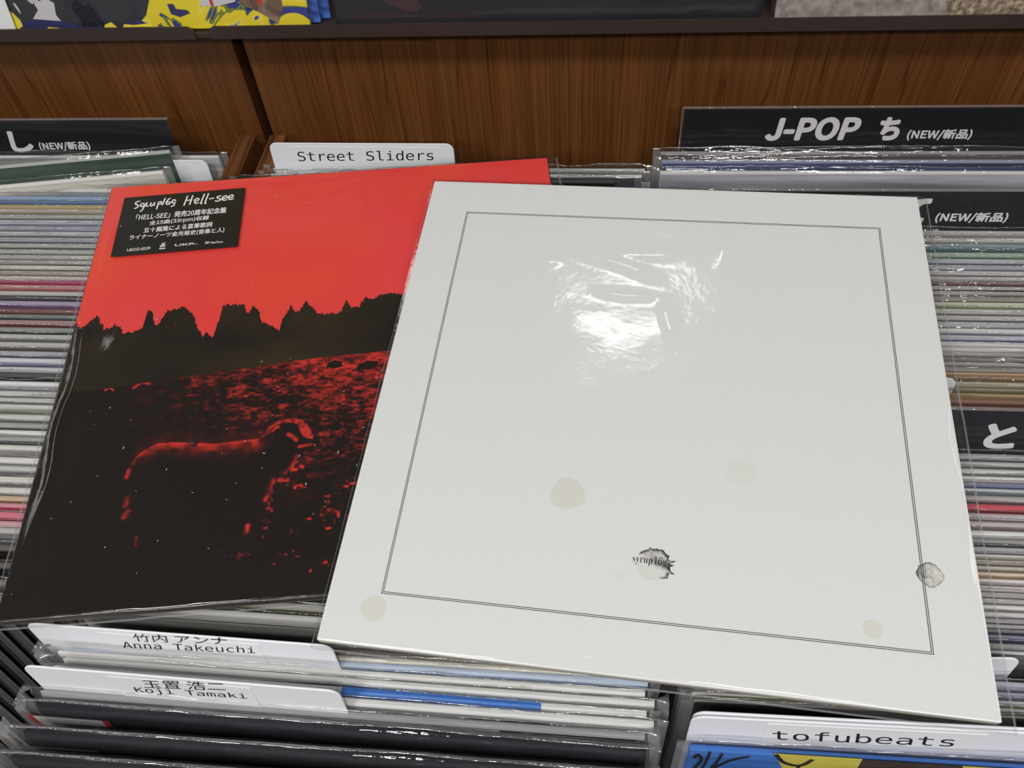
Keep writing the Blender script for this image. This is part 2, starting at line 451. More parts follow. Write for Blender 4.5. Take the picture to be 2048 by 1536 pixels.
# rows read from the strip of the right bin: (image row at x=1990, colour name, sRGB, paleness of the cut edge)
RIGHT = [
 (305, 'grey brown', (98, 88, 88), .3), (322, 'steel blue', (78, 88, 128), .3), (345, 'pearl grey', (176, 174, 182), .6),
 (466, 'ash grey', (150, 146, 142), .3), (480, 'rosy grey', (172, 160, 154), .5), (492, 'dark teal', (84, 112, 116), .2),
 (510, 'leaf green', (112, 142, 110), .3), (523, 'navy grey', (104, 112, 138), .5), (535, 'cool grey', (138, 140, 152), .4),
 (547, 'mauve grey', (156, 144, 150), .5), (558, 'silver', (160, 162, 166), .5), (567, 'maroon', (112, 62, 72), .1),
 (577, 'dark plum', (92, 62, 72), .6), (587, 'taupe', (142, 126, 118), .5), (599, 'warm grey', (138, 128, 120), .2),
 (609, 'pale green', (160, 172, 132), .4), (624, 'putty grey', (158, 150, 142), .5), (637, 'stone grey', (146, 144, 138), .4),
 (650, 'bluish grey', (158, 160, 166), .5), (663, 'pale lavender', (186, 184, 196), .6), (677, 'violet blue', (98, 98, 158), .6),
 (689, 'bright white', (222, 220, 226), .9), (700, 'soft white', (206, 200, 202), .9), (710, 'dull mauve', (158, 144, 146), .3),
 (720, 'umber brown', (122, 104, 96), .2), (729, 'dusky pink', (158, 144, 148), .5), (741, 'dim grey brown', (118, 106, 102), .3),
 (749, 'orange tan', (172, 138, 100), .1), (771, 'olive yellow', (150, 140, 92), .4), (781, 'mossy khaki', (140, 130, 92), .2), (793, 'golden tan', (192, 160, 112), .1),
 (805, 'brick brown', (152, 104, 88), .1),
 (916, 'smoky silver', (128, 130, 132), .3), (930, 'zinc grey', (140, 142, 142), .4), (945, 'light silver', (172, 172, 170), .5),
 (960, 'chalk white', (206, 202, 196), .7), (972, 'cobalt blue', (88, 96, 148), .2), (982, 'blue grey', (142, 152, 160), .4),
 (1000, 'purple grey', (122, 110, 116), .4), (1016, 'scarlet', (196, 42, 64), .1), (1036, 'greyish mauve', (156, 136, 140), .4),
 (1050, 'faded rose', (160, 142, 144), .4), (1071, 'red-marked white', (214, 208, 204), .9), (1084, 'charcoal', (92, 92, 98), .3),
 (1103, 'slate navy', (92, 96, 118), .5), (1114, 'cream', (200, 192, 182), .6), (1126, 'sand taupe', (160, 148, 132), .4),
 (1138, 'khaki tan', (166, 152, 128), .4), (1150, 'peach', (206, 172, 136), .3), (1164, 'blush white', (206, 192, 190), .6),
 (1179, 'shell pink', (200, 188, 186), .5), (1191, 'milky pink', (198, 190, 188), .5), (1203, 'ivory grey', (192, 188, 184), .5),
 (1216, 'pink-marked white', (200, 194, 190), .6), (1231, 'lilac pink', (204, 192, 198), .6), (1243, 'thistle', (186, 174, 182), .4),
 (1254, 'fog grey', (168, 164, 164), .5), (1263, 'midnight black', (44, 44, 58), .3), (1275, 'ink blue', (70, 72, 112), .2),
 (1296, 'gunmetal', (112, 112, 116), .3), (1306, 'dark grey', (112, 112, 112), .6),
 (1375, 'periwinkle', (158, 158, 196), .5), (1392, 'lavender blue', (150, 152, 190), .3), (1408, 'mist grey', (178, 178, 184), .4),
 (1422, 'bone white', (206, 196, 186), .6), (1436, 'lead grey', (110, 108, 108), .3)]
# the left bin, read at x=60
LEFT = [
 (380, 'clear grey', (176, 178, 178), .5), (396, 'sky blue', (110, 142, 188), .2), (413, 'mustard yellow', (186, 160, 84), .2),
 (421, 'beige tan', (176, 162, 142), .4), (433, 'flint grey', (150, 148, 146), .4), (444, 'powder blue', (148, 156, 178), .5),
 (456, 'lavender grey', (138, 138, 158), .3), (467, 'dove grey', (156, 158, 162), .5), (479, 'lilac grey', (132, 130, 142), .4),
 (491, 'green grey', (140, 144, 138), .5), (503, 'sage grey', (148, 150, 142), .5), (514, 'olive grey', (144, 146, 134), .5),
 (524, 'mud grey', (128, 122, 118), .4), (535, 'oatmeal', (176, 168, 156), .6), (546, 'salmon grey', (150, 126, 116), .3),
 (556, 'paper white', (196, 190, 186), .8), (563, 'magenta', (176, 46, 104), .1), (574, 'coral pink', (196, 108, 108), .2), (587, 'graphite', (96, 90, 94), .5),
 (607, 'purple', (128, 98, 156), .3), (622, 'crimson', (112, 32, 40), .1), (633, 'deep teal', (64, 82, 80), .2), (645, 'wine red', (124, 36, 42), .3),
 (660, 'bottle green', (70, 84, 80), .3), (674, 'nickel grey', (148, 148, 144), .4), (690, 'mushroom', (128, 118, 114), .5),
 (708, 'slate blue', (104, 112, 134), .4), (722, 'iris grey', (150, 150, 176), .6), (740, 'pale iris', (156, 154, 178), .6),
 (752, 'black', (22, 24, 28), .1), (769, 'frost white', (190, 190, 196), .7), (789, 'quiet grey', (158, 158, 164), .5),
 (801, 'pewter', (148, 146, 144), .5), (815, 'lichen grey', (162, 162, 152), .5), (836, 'glassy grey', (168, 170, 164), .5),
 (853, 'iron grey', (92, 92, 94), .4), (867, 'snow white', (204, 204, 208), .8), (880, 'soot grey', (88, 86, 90), .4),
 (898, 'linen', (176, 172, 168), .5), (923, 'porcelain white', (206, 202, 200), .7), (940, 'tin grey', (158, 158, 160), .4),
 (962, 'powder pink', (198, 188, 186), .6), (984, 'eggshell', (196, 190, 186), .5), (1000, 'amber', (186, 150, 92), .3),
 (1014, 'raspberry', (186, 60, 92), .3), (1034, 'hot pink', (206, 66, 106), .2), (1052, 'rose', (200, 120, 140), .3)]
def fill(rows, px, xc, where):
    ys = [onZ(px, r[0], ZT)[1] for r in rows]
    for i, (v, name, c, e) in enumerate(rows):
        gap_b = ys[i - 1] - ys[i] if i else 0.01
        t = max(0.0018, min(0.0040, gap_b * 0.62))
        a = rows[i - 1][1] if i else None
        b = rows[i + 1][1] if i + 1 < len(rows) else None
        nb = f'between the {a} and {b} ones' if a and b else (f'in front of the {a} one' if a else f'behind the {b} one')
        record(xc + random.uniform(-.0025, .0025), ys[i], rgb(*c), f'{name} bagged record, {where} bin, {nb}',
               f'bagged records in the {where} bin', t=t, edge=e, wob=round(min(0.0012, max(.0003, (gap_b - t) * 0.45)), 4))
fill(RIGHT, 1990, 0.218, 'right')
fill(LEFT, 60, -0.484, 'left')

# two records that stick up tilted at the back of the left bin
def tilted(label, uR, vR, uL, vL, zt, col, edge, t, **kw):
    a, b = onZ(uR, vR, zt), onZ(uL, vL, zt)
    d = a - b; rz = math.atan2(d[1], d[0]); u = d / np.linalg.norm(d)
    c = a - u * W / 2
    m = stand(c[0], c[1], rz, LEAN, zt)
    root = empty('record', m, label, 'record', 'bagged records in the left bin')
    s = add('sleeve', get_sleeve(t), None, root); s.color = (*rgb(*col)[:3], edge)
    add('plastic_bag', get_bag(t, 2, **kw), None, root)
    return root
tilted('dark green bagged record standing tall in front of the left black sign card', 338, 302, 0, 333, ZT + 0.012, (76, 92, 84), .55, .0042, right=0.009, wob=.0012)
tilted('cream white bagged record standing tall at the back of the left bin', 325, 343, 0, 373, ZT + 0.008, (206, 202, 192), .8, .0042, wob=.0010)
cr = onZ(428, 330, ZT)
record(cr[0] - W / 2, cr[1] + 0.012, rgb(170, 172, 172), 'grey bagged record by the wooden cheek, behind the tall dark green one', 'bagged records in the left bin', edge=.6, right=.008)

# left bin, front: only the open right edges of these sleeves show, below the corner of the red record
SPINES = [(1066, 'pale grey', (170, 168, 166)), (1100, 'dark brown', (44, 34, 30)), (1135, 'black edged', (20, 20, 22)), (1170, 'greyish brown', (92, 84, 78)), (1200, 'jet black', (16, 15, 17)),
          (1230, 'smoky grey', (108, 104, 100)), (1258, 'earth brown', (66, 54, 48)), (1286, 'coal black', (24, 22, 24)), (1314, 'tobacco brown', (84, 70, 60)), (1340, 'pitch black', (14, 14, 16)),
          (1366, 'hazy grey', (120, 118, 116)), (1392, 'clean white', (204, 202, 200)), (1424, 'walnut brown', (70, 54, 46)), (1450, 'ebony', (30, 26, 26)), (1474, 'biscuit', (190, 170, 130)), (1500, 'lamp black', (18, 17, 20)), (1530, 'dusty white', (180, 178, 176))]
for i, (v, name, c) in enumerate(SPINES):
    p = onZ(430 - (v - 340) * 0.484 - 12, v, ZT)
    a = SPINES[i - 1][1] if i else None; b = SPINES[i + 1][1] if i + 1 < len(SPINES) else None
    nb = f'between the {a} and {b} ones' if a and b else (f'in front of the {a} one' if a else f'behind the {b} one')
    record(p[0] - W / 2 + 0.001, p[1], rgb(*c), f'{name} record edge, left bin front, {nb}', 'bagged records in the left bin', t=.0042, edge=.12, inner=True, right=.003, wob=.0006)

# ------------------------------------------------------------------ centre bin
def between(l, r, z=ZT):
    a, b = onZ(*l, z), onZ(*r, z)
    return (a + b) / 2, math.atan2(b[1] - a[1], b[0] - a[0]), np.linalg.norm(b - a)
def rec2(l, r, col, label, t=0.0032, edge=0.3, keep='r', group='bagged records in the middle bin', **kw):
    c, rz, w = between(l, r)
    e = onZ(*r, ZT) if keep == 'r' else onZ(*l, ZT)
    d = np.array([math.cos(rz), math.sin(rz), 0])
    c = e - d * W / 2 if keep == 'r' else e + d * W / 2
    return record(c[0], c[1], rgb(*col), label, group, t=t, edge=edge, rz=rz, **kw)
rec2((560, 338), (1290, 340), (150, 152, 154), 'silver grey bagged record at the very back of the middle bin', edge=.6)
rec2((560, 350), (1284, 352), (88, 92, 100), 'steel grey bagged record just behind the black topped one, middle bin back', edge=.8, wob=.001)
rec2((548, 362), (1228, 363), (20, 20, 22), 'black topped bagged record at the back of the middle bin beside the red record', edge=.1, right=.022)
# front part
rec2((340, 1199), (1260, 1265), (120, 120, 92), 'olive green bagged record below the lower edge of the red record', t=.004, edge=.5)
cream = rec2((330, 1222), (1270, 1286), (214, 212, 208), 'white bagged record with a thin black line, behind the upper lettered card', t=.0036, edge=.8)
add('printed_line', mesh('printed_line', [(-W / 2 + .01, -.0001, H - .0085), (W / 2 - .01, -.0001, H - .0085), (W / 2 - .01, -.0001, H - .0077), (-W / 2 + .01, -.0001, H - .0077)], [[0, 1, 2, 3]]), INK, cream)
rec2((80, 1270), (1296, 1346), (70, 54, 38), 'dark brown bagged record right behind the light blue one, middle bin', t=.003, edge=.1)
rec2((82, 1281), (1297, 1358), (206, 198, 176), 'buttery cream bagged record under the near corner of the white record', t=.003, edge=.4)
rec2((84, 1296), (1296, 1370), (150, 178, 218), 'light blue bagged record in front of the upper lettered card', t=.0036, edge=.4, left=.010, curl=.006, wob=.0012)
rec2((95, 1308), (1290, 1391), (196, 194, 190), 'white bagged record first in front of the light blue one', t=.0036, edge=.9, left=.012, curl=.007, wob=.0012)
rec2((100, 1322), (1309, 1412), (200, 198, 196), 'white bagged record second in front of the light blue one', t=.0036, edge=.9, left=.011, curl=.006)
blue = rec2((100, 1340), (1293, 1433), (196, 196, 196), 'white bagged record with a bright blue band on its top', t=.0038, edge=.9)
rec2((95, 1362), (1308, 1454), (206, 204, 208), 'white bagged record directly behind the lower lettered card', t=.0040, edge=.9)
grey = rec2((76, 1389), (1290, 1478), (92, 96, 98), 'cloudy grey bagged record in front of the lower lettered card', t=.0040, edge=.3, left=.009, curl=.007, wob=.0014)
stripe = rec2((66, 1419), (1293, 1513), (26, 26, 34), 'black bagged record with a white paper strip ended in red', t=.0060, edge=.0, left=.010, curl=.007, wob=.0014)
blk = rec2((48, 1473), (1290, 1562), (30, 27, 34), 'black bagged record second from the front, with a grey paper strip', t=.0060, edge=.0, left=.012, curl=.008, wob=.0016)
rec2((14, 1524), (1286, 1620), (30, 30, 34), 'black bagged record frontmost in the middle bin', t=.0060, edge=.0, left=.012, curl=.007, wob=.0014)

def front_local(root):
    """plane of a slab's front face and its inverse matrix"""
    m = np.array(root.matrix_world); R, o = m[:3, :3], m[:3, 3]
    return R, o
def px_local(root, u, v, off=-0.0002):
    R, o = front_local(root)
    n = -R[:, 1]
    p = onPlane(u, v, o + n * (-off), n)
    return R.T @ (p - o)
def patch(name, root, pts, mat, off=-0.0002, local=False):
    v = pts if local else [px_local(root, *p, off) for p in pts]
    return add(name, mesh(name, v, [list(range(len(v)))]), mat, root)
def wrap_strip(name, root, x0, x1, depth, mat, t, r_top=True):
    """paper strip folded over the top edge of a sleeve"""
    o = 0.00025
    rr = t / 2 + o
    prof = [(-o, H - depth), (-o, H - t / 2)] + [(t / 2 - rr * math.cos(math.radians(a)), H - t / 2 + rr * math.sin(math.radians(a))) for a in (35, 70, 110, 145)] + [(t + o, H - t / 2), (t + o, H - depth)]
    P = np.array([[(x, y, z) for x in (x0, x1)] for y, z in prof])
    return add(name, grid_mesh(name, P, smooth=False), mat, root)
BLUE_M = plain('blue_band_card', rgb(46, 112, 196), 0.4, noise=0.06)
RED_M = plain('red_paper', rgb(196, 48, 40), 0.5)
GREYW_M = plain('pale_paper', rgb(200, 198, 198), 0.5)
x0 = px_local(blue, 683, 1390)[0]; x1 = px_local(blue, 1082, 1423)[0]
wrap_strip('blue_band', blue, x0, x1, 0.012, BLUE_M, .0038)
# strip on the black record, strip of grey on the one before it
xa, xb, xc, xd = [px_local(stripe, u, v)[0] for u, v in ((62, 1440), (80, 1444), (222, 1461), (236, 1463))]
def front_strip(name, root, xa, xb, z1, depth, mat, y=-0.0003):
    return add(name, mesh(name, [(xa, y, z1 - depth), (xb, y, z1 - depth), (xb, y, z1), (xa, y, z1)], [[0, 1, 2, 3]]), mat, root)
ZS = H - 0.0075
front_strip('paper_strip', stripe, xb, xc, ZS, .10, GREYW_M)
front_strip('strip_end', stripe, xa, xb, ZS, .10, RED_M); front_strip('strip_end', stripe, xc, xd, ZS, .10, RED_M)
GREYC = plain('grey_paper', rgb(112, 116, 118), 0.4)
xe, xf = px_local(blk, 30, 1492)[0], px_local(blk, 205, 1512)[0]
front_strip('paper_strip', blk, xe, xf, H - 0.012, .08, GREYC)
LIGHTG = plain('cloudy_pale_print', rgb(158, 160, 160), 0.45, noise=0.25, scale=30)
x0 = px_local(grey, 344, 1412)[0]; x1 = px_local(grey, 1100, 1470)[0]
front_strip('pale_print', grey, x0, x1, H - 0.0020, .05, LIGHTG)
DARKG = plain('dark_green_print', rgb(30, 38, 38), 0.4)
front_strip('dark_print', grey, px_local(grey, 122, 1394)[0], x0, H - 0.0020, .05, DARKG)
BLK = plain('black_cover_print', rgb(14, 14, 17), 0.4, .15)
front_strip('black_print', grey, px_local(grey, 1000, 1470)[0], W / 2 - .004, H - 0.0020, .05, BLK, y=-.0004)

# ------------------------------------------------------------------ right bin, front row
olive = rec2((1392, 1396), (2040, 1428), (92, 100, 56), 'dark olive bagged record at the front of the right bin', t=.004, edge=.0, keep='l', group='bagged records in the right bin', left=.007, curl=.004)
rec2((1390, 1412), (2040, 1444), (28, 28, 32), 'near black bagged record just behind the white cards, right bin', t=.003, edge=.0, keep='l', group='bagged records in the right bin', left=.007)
paint = rec2((1378, 1500), (2048, 1542), (60, 112, 190), 'blue and yellow illustrated record in front of the white lettered card', t=.0036, edge=.0, keep='l', group='bagged records in the right bin', left=.006, top=.010, wob=.0014)
YEL = plain('yellow_print', rgb(214, 200, 84), 0.45, noise=0.06, scale=60)
BRN = plain('dark_brown_print', rgb(58, 44, 40), 0.5)
def fpatch(name, root, pts, mat, off):
    return patch(name, root, pts, mat, off)
fpatch('printed_shape', paint, [(1548, 1507), (1725, 1518), (1690, 1580), (1590, 1580)], YEL, -.0003)
fpatch('printed_shape', paint, [(1725, 1519), (2060, 1540), (2060, 1600), (1690, 1582)], BRN, -.0003)
fpatch('printed_shape', paint, [(1925, 1532), (2060, 1540), (2060, 1600), (1945, 1590)], YEL, -.0005)
def ribbon(pts, w):
    """flat brush stroke through 2-D points -> quads"""
    pts = [np.array(p, float) for p in pts]
    v, f = [], []
    for i, p in enumerate(pts):
        d = pts[min(i + 1, len(pts) - 1)] - pts[max(i - 1, 0)]
        d /= np.linalg.norm(d) + 1e-9
        nrm = np.array([-d[1], d[0]])
        ww = w[i] if isinstance(w, (list, tuple)) else w
        v += [p + nrm * ww / 2, p - nrm * ww / 2]
    for i in range(len(pts) - 1): f.append([2 * i, 2 * i + 1, 2 * i + 3, 2 * i + 2])
    return v, f
def smooth_pts(pts, n=4):
    pts = [np.array(p, float) for p in pts]
    if len(pts) < 3: return pts
    out = []
    for i in range(len(pts) - 1):
        p0, p1, p2, p3 = pts[max(i - 1, 0)], pts[i], pts[i + 1], pts[min(i + 2, len(pts) - 1)]
        for k in range(n):
            t = k / n
            out.append(0.5 * (2 * p1 + (p2 - p0) * t + (2 * p0 - 5 * p1 + 4 * p2 - p3) * t * t + (3 * p1 - p0 - 3 * p2 + p3) * t ** 3))
    out.append(pts[-1]); return out
for k, (pts, w) in enumerate([([(1388, 1515), (1396, 1508), (1402, 1520), (1385, 1540), (1380, 1560)], .0018), ([(1420, 1503), (1412, 1522), (1398, 1545)], .0014),
                              ([(1445, 1506), (1428, 1530), (1405, 1548)], .0014), ([(1500, 1512), (1455, 1522), (1400, 1550)], .0016),
                              ([(1552, 1508), (1568, 1524), (1600, 1530), (1625, 1518)], .0022), ([(1600, 1530), (1580, 1548)], .0016)]):
    lp = [px_local(paint, *p) for p in pts]
    v, f = ribbon(smooth_pts([(p[0], p[2]) for p in lp]), w)
    add('printed_branch', mesh('printed_branch', [(a[0], -.0006, a[1]) for a in v], f), INK, paint)

# ------------------------------------------------------------------ divider cards
def card_mesh(x0, x1, h0, h1, tab0, tab1, t=0.0012, r=0.006):
    """plastic divider: body up to h0, a round-cornered tab from tab0 to tab1 up to h1"""
    p = [(x0, 0), (x1, 0)]
    if tab1 < x1 - 1e-6: p += [(x1, h0), (tab1, h0)]
    def arc(cx, cz, a0):
        for i in range(6):
            a = math.radians(a0 + 90 * i / 5); p.append((cx + r * math.cos(a), cz + r * math.sin(a)))
    arc(tab1 - r, h1 - r, 0); arc(tab0 + r, h1 - r, 90)
    if tab0 > x0 + 1e-6: p += [(tab0, h0), (x0, h0)]
    me = extrude_poly('card', p, t)
    bm = bmesh.new(); bm.from_mesh(me)
    bmesh.ops.bevel(bm, geom=[e for e in bm.edges if e.is_boundary is False and abs((e.verts[0].co - e.verts[1].co).y) < 1e-6 and len({round(v.co.y, 5) for v in e.verts}) == 1 and e.calc_face_angle(0) > 1.2], offset=0.0003, segments=1, affect='EDGES')
    bm.to_mesh(me); bm.free()
    return me
def tab_card(label, l, r, zt, tabw=None, group='lettered divider cards', r_=0.006, lean=LEAN, left=None):
    a, b = onZ(*l, zt), onZ(*r, zt)
    d = b - a; rz = math.atan2(d[1], d[0]); w = np.linalg.norm(d)
    u = d / w
    R = Matrix.Rotation(rz, 4, 'Z') @ Matrix.Rotation(-lean, 4, 'X')
    h = (zt - FLOORZ - 0.0006) / math.cos(lean)
    off = 0 if left is None else (a[0] - left) / u[0]
    c = a + u * (W / 2 - off)
    o = Vector(c) - (R @ Vector((0, 0, h)))
    root = empty('divider_card', Matrix.Translation(o) @ R, label, 'divider card', group)
    tw = tabw or w
    me = card_mesh(-W / 2, W / 2, h - 0.034, h, -W / 2 + off, min(W / 2, -W / 2 + off + tw), r=r_)
    add('card_body', me, WHITE_PL, root)
    return root, h
def write(root, body, bl, br, tl, mat, fn=None, bold=0.0, off=-0.0004):
    P = [px_local(root, *p, off) for p in (bl, br, tl)]
    return lettering('lettering', body, root, *P, mat, fn, bold)
MONO = 'DejaVuSansMono.woff2'; CJK = 'Noto Sans CJK Regular.woff2'
def tape(root, l0, l1, h, d0, d1):
    add('label_tape', box('label_tape', l0, l1, -0.0003, -0.00005, h - d1, h - d0, 0.00005, 1), TAPE, root)
anna, h = tab_card('white divider card with two-line name just under the red record', (47, 1247), (662, 1293), CAMZ - .400)
tape(anna, px_local(anna, 215, 1290)[0], px_local(anna, 522, 1300)[0], h, .0035, .026)
write(anna, 'Anna Takeuchi', (247, 1296), (511, 1307), (242, 1283), INK, MONO)
write(anna, '竹内 アンナ', (269, 1283), (455, 1290), (263, 1268), INK, CJK)
koji, h = tab_card('white divider card with two-line name, lower left, below the other lettered one', (40, 1332), (677, 1384), CAMZ - .400)
tape(koji, px_local(koji, 235, 1375)[0], px_local(koji, 508, 1390)[0], h, .0035, .026)
write(koji, 'Koji Tamaki', (274, 1387), (496, 1400), (266, 1374), INK, MONO)
write(koji, '玉置 浩二', (289, 1376), (452, 1382), (282, 1360), INK, CJK)
street, h = tab_card('white divider card with a one-line name above the top of the red record', (536, 286), (906, 288), CAMZ - .400)
tape(street, px_local(street, 584, 310)[0], px_local(street, 880, 308)[0], h, .003, .021)
write(street, 'Street Sliders', (597, 322.5), (867, 320.5), (594, 303), INK, MONO)
tofu2, h = tab_card('blank white divider card tucked behind the bottom right lettered card', (1388, 1425), (2048, 1459), CAMZ - .400, tabw=W)
tofu, h = tab_card('white divider card with a one-word name at the bottom right', (1384, 1434), (2048, 1467), CAMZ - .4005, tabw=W)
tape(tofu, px_local(tofu, 1528, 1465)[0], px_local(tofu, 1960, 1488)[0], h, .003, .024)
write(tofu, 'tofubeats', (1545, 1479.5), (1906, 1493.5), (1545, 1461), INK, 'DejaVuSansMono.woff2')
tab_card('white divider card with a sloping tab end at the right edge, beside the white record', (1760, 1316), (2046, 1318), CAMZ - .412, left=.0606)
tab_card('white divider card whose rounded tab end pokes out right of the white record', (1690, 752), (1917, 758), CAMZ - .414, left=.0606)
tab_card('white divider card whose rounded corner shows beside the left wooden cheek', (130, 322), (440, 320), CAMZ - .422, left=-.6405)

def sign_card(label, v0, u0, topL, topR, xl=None, xr=None):
    """black genre sign card with a clear cover, standing behind the record whose top shows at (u0, v0)"""
    base = onZ(u0, v0, ZT); y0 = base[1] + 0.0062
    n = np.array([0, -math.cos(LEAN), math.sin(LEAN)])
    p0 = np.array([0, y0, ZT])
    a, b = onPlane(*topL, p0, n), onPlane(*topR, p0, n)
    zt = (a[2] + b[2]) / 2
    h = (zt - FLOORZ - 0.0006) / math.cos(LEAN)
    R = Matrix.Rotation(-LEAN, 4, 'X')
    x0 = a[0] if xl is None else xl; x1 = x0 + 0.318 if xr is None else xr
    if xl is None and xr is not None: x0 = xr - 0.318
    top = Vector(((x0 + x1) / 2, y0 + (zt - ZT) * math.tan(LEAN), zt))
    o = top - (R @ Vector((0, 0, h)))
    root = empty('sign_card', Matrix.Translation(o) @ R, label, 'divider card', 'black genre sign cards')
    w = x1 - x0
    add('card_body', box('card_body', -w / 2 + .002, w / 2 - .002, 0, 0.001, 0, h - .002, 0.0003, 1), BLACK_PL, root)
    xs = np.linspace(-w / 2, w / 2, 40); zs = np.array([0, h * .5, h - .06, h - .045, h - .03, h - .02, h - .01, h])
    P = np.zeros((len(zs), 40, 3))
    for i, z in enumerate(zs):
        P[i, :, 0] = xs; P[i, :, 2] = z
        P[i, :, 1] = -0.0011 - 0.0005 * vnoise(xs * 9, xs * 0 + z * 60, int(v0)) - 0.00025 * vnoise(xs * 40, xs * 0 + z * 120, int(v0) + 4)
    mi = [1 if i == len(zs) - 2 and False else 0 for i in range(len(zs) - 1) for j in range(39)]
    fm = grid_mesh('clear_cover', P, mi); add('clear_cover', fm, FILM_SIGN, root)
    rim = box('cover_rim', -w / 2, w / 2, -.0012, .0008, h - .0006, h + .0004, 0.0001, 1)
    add('cover_rim', rim, FILM_EDGE, root)
    rim = box('cover_rim', -w / 2 - .0004, -w / 2 + .0006, -.0012, .0008, 0.002, h - .0008, 0.0001, 1)
    add('cover_rim', rim, FILM_EDGE, root)
    return root
FILM_SIGN = film_mat('sign_cover_film', haze=0.008, base=0.05, rough=0.10, bump=0.08, bscale=60)
jpop = sign_card('black sign card lettered in white at the back of the right bin', 304, 1700, (1366, 215), (2048, 211))
for body, bl, br, tl, bo in (('J-POP', (1527, 282), (1710, 281), (1541, 235), .06), ('ち', (1753, 281), (1795, 281), (1764, 234), .06), ('(NEW/新品)', (1811, 281), (1940, 280), (1818, 259), .035)):
    write(jpop, body, bl, br, tl, WHITE_INK, CJK, bo)
te = sign_card('black sign card lettered in white, half hidden behind the white record', 466, 1950, (1340, 374), (2048, 384), xl=jpop.location.x - .159)
for body, bl, br, tl, bo in (('J-POP', (1540, 446), (1745, 446), (1555, 396), .05), ('て', (1797, 446), (1850, 446), (1812, 397), .06), ('(NEW/新品)', (1867, 446), (2011, 446), (1875, 425), .035)):
    write(te, body, bl, br, tl, WHITE_INK, CJK, bo)
to = sign_card('black sign card with one large white kana at the right edge', 916, 2000, (1890, 815), (2048, 819), xl=jpop.location.x - .159)
write(to, 'と', (1963, 898), (2026, 898), (1975, 847), WHITE_INK, CJK, .06)
sh = sign_card('black sign card lettered in white at the back of the left bin', 315, 60, (0, 241), (318, 234), xr=onZ(321, 240, CAMZ - .387)[0])
for body, bl, br, tl, bo in (('し', (26, 305), (71, 305), (12, 262.5), .06), ('(NEW/新品)', (82, 302.5), (183, 301), (75, 284), .035)):
    write(sh, body, bl, br, tl, WHITE_INK, CJK, bo)

# ------------------------------------------------------------------ sleeves displayed on the upper shelf
SH_Z = LIP_B + 0.004
UL = math.radians(14)
def shelf_sleeve(label, xc, y, mat, t=0.004, film=True, rz=0.0, lean=UL, seed=1, group='records displayed on the upper shelf'):
    m = Matrix.Translation((xc, y, SH_Z + 0.0012)) @ Matrix.Rotation(rz, 4, 'Z') @ Matrix.Rotation(-lean, 4, 'X')
    root = empty('record', m, label, 'record', group)
    me = box('sleeve', -W / 2, W / 2, 0, t, 0, H, 0.0012, 3)
    add('sleeve', me, mat, root)
    if film:
        nx, nz = 70, 40
        xs = np.linspace(-W / 2 - .003, W / 2 + .003, nx); zs = np.linspace(0.0008, H + .003, nz) ** 1.0
        X, Z = np.meshgrid(xs, zs)
        ed = np.clip(np.minimum(np.minimum(X - xs[0], xs[-1] - X), np.minimum(Z - 0, zs[-1] - Z)) / .004, 0, 1)
        Y = -0.0007 - .0012 * (0.5 + .5 * vnoise(X * 22 + Z * 14, Z * 30 - X * 10, seed)) - .0004 * vnoise(X * 70, Z * 90, seed + 3)
        Y = t / 2 + (Y - t / 2) * np.where(ed < 1, ed ** .5, 1)
        add('plastic_bag', grid_mesh('plastic_bag', np.stack([X, Y, Z], -1)), FILM_BIG, root)
    return root
def paint_mat(name, stops, scale, mscale=(1, 1, 1), dist=1.5, detail=3, rough=.4):
    m, nt, out = new_mat(name)
    tc = N(nt, 'ShaderNodeTexCoord'); mp = N(nt, 'ShaderNodeMapping'); mp.inputs['Scale'].default_value = mscale
    L(nt, tc.outputs['Object'], mp.inputs['Vector'])
    nz = N(nt, 'ShaderNodeTexNoise'); nz.inputs['Scale'].default_value = scale; nz.inputs['Detail'].default_value = detail; nz.inputs['Distortion'].default_value = dist
    L(nt, mp.outputs[0], nz.inputs['Vector'])
    r = ramp(nt, stops, 'CONSTANT' if len(stops) > 3 else 'LINEAR'); L(nt, nz.outputs['Fac'], r.inputs['Fac'])
    b = N(nt, 'ShaderNodeBsdfPrincipled'); b.inputs['Roughness'].default_value = rough; b.inputs['Specular IOR Level'].default_value = .12
    L(nt, r.outputs[0], b.inputs['Base Color']); L(nt, b.outputs[0], out.inputs[0])
    return m
SPLAT = paint_mat('splashed_paint_print', [(0, rgb(40, 44, 84)), (.36, rgb(58, 64, 138)), (.42, rgb(120, 128, 60)), (.45, rgb(226, 204, 52)), (.62, rgb(232, 212, 70)), (.68, rgb(170, 170, 160)), (.71, rgb(62, 70, 140))], 22, dist=2.2)
SMUDGE = paint_mat('dark_grey_print', [(0, rgb(30, 30, 40)), (.40, rgb(52, 52, 60)), (.5, rgb(58, 57, 60)), (.63, rgb(190, 188, 190)), (.68, rgb(46, 48, 74))], 12, dist=1.6)
STONE = paint_mat('stone_print', [(.3, rgb(118, 106, 104)), (.5, rgb(150, 138, 134)), (.7, rgb(172, 160, 152))], 130, dist=.3, detail=6)
SAND = paint_mat('sand_print', [(.3, rgb(84, 70, 58)), (.5, rgb(140, 122, 104)), (.7, rgb(196, 178, 152))], 260, dist=.2, detail=5)
NIGHT = paint_mat('dark_cover_print', [(.3, rgb(34, 34, 38)), (.6, rgb(44, 43, 46)), (.8, rgb(60, 52, 54))], 5, dist=.5)
BLUEP = paint_mat('blue_paint_print', [(.3, rgb(40, 60, 130)), (.5, rgb(70, 110, 190)), (.7, rgb(120, 160, 210))], 40, dist=1.5)
BORD = plain('maroon_print', rgb(62, 34, 38), .4)
SY = LY + 0.0022
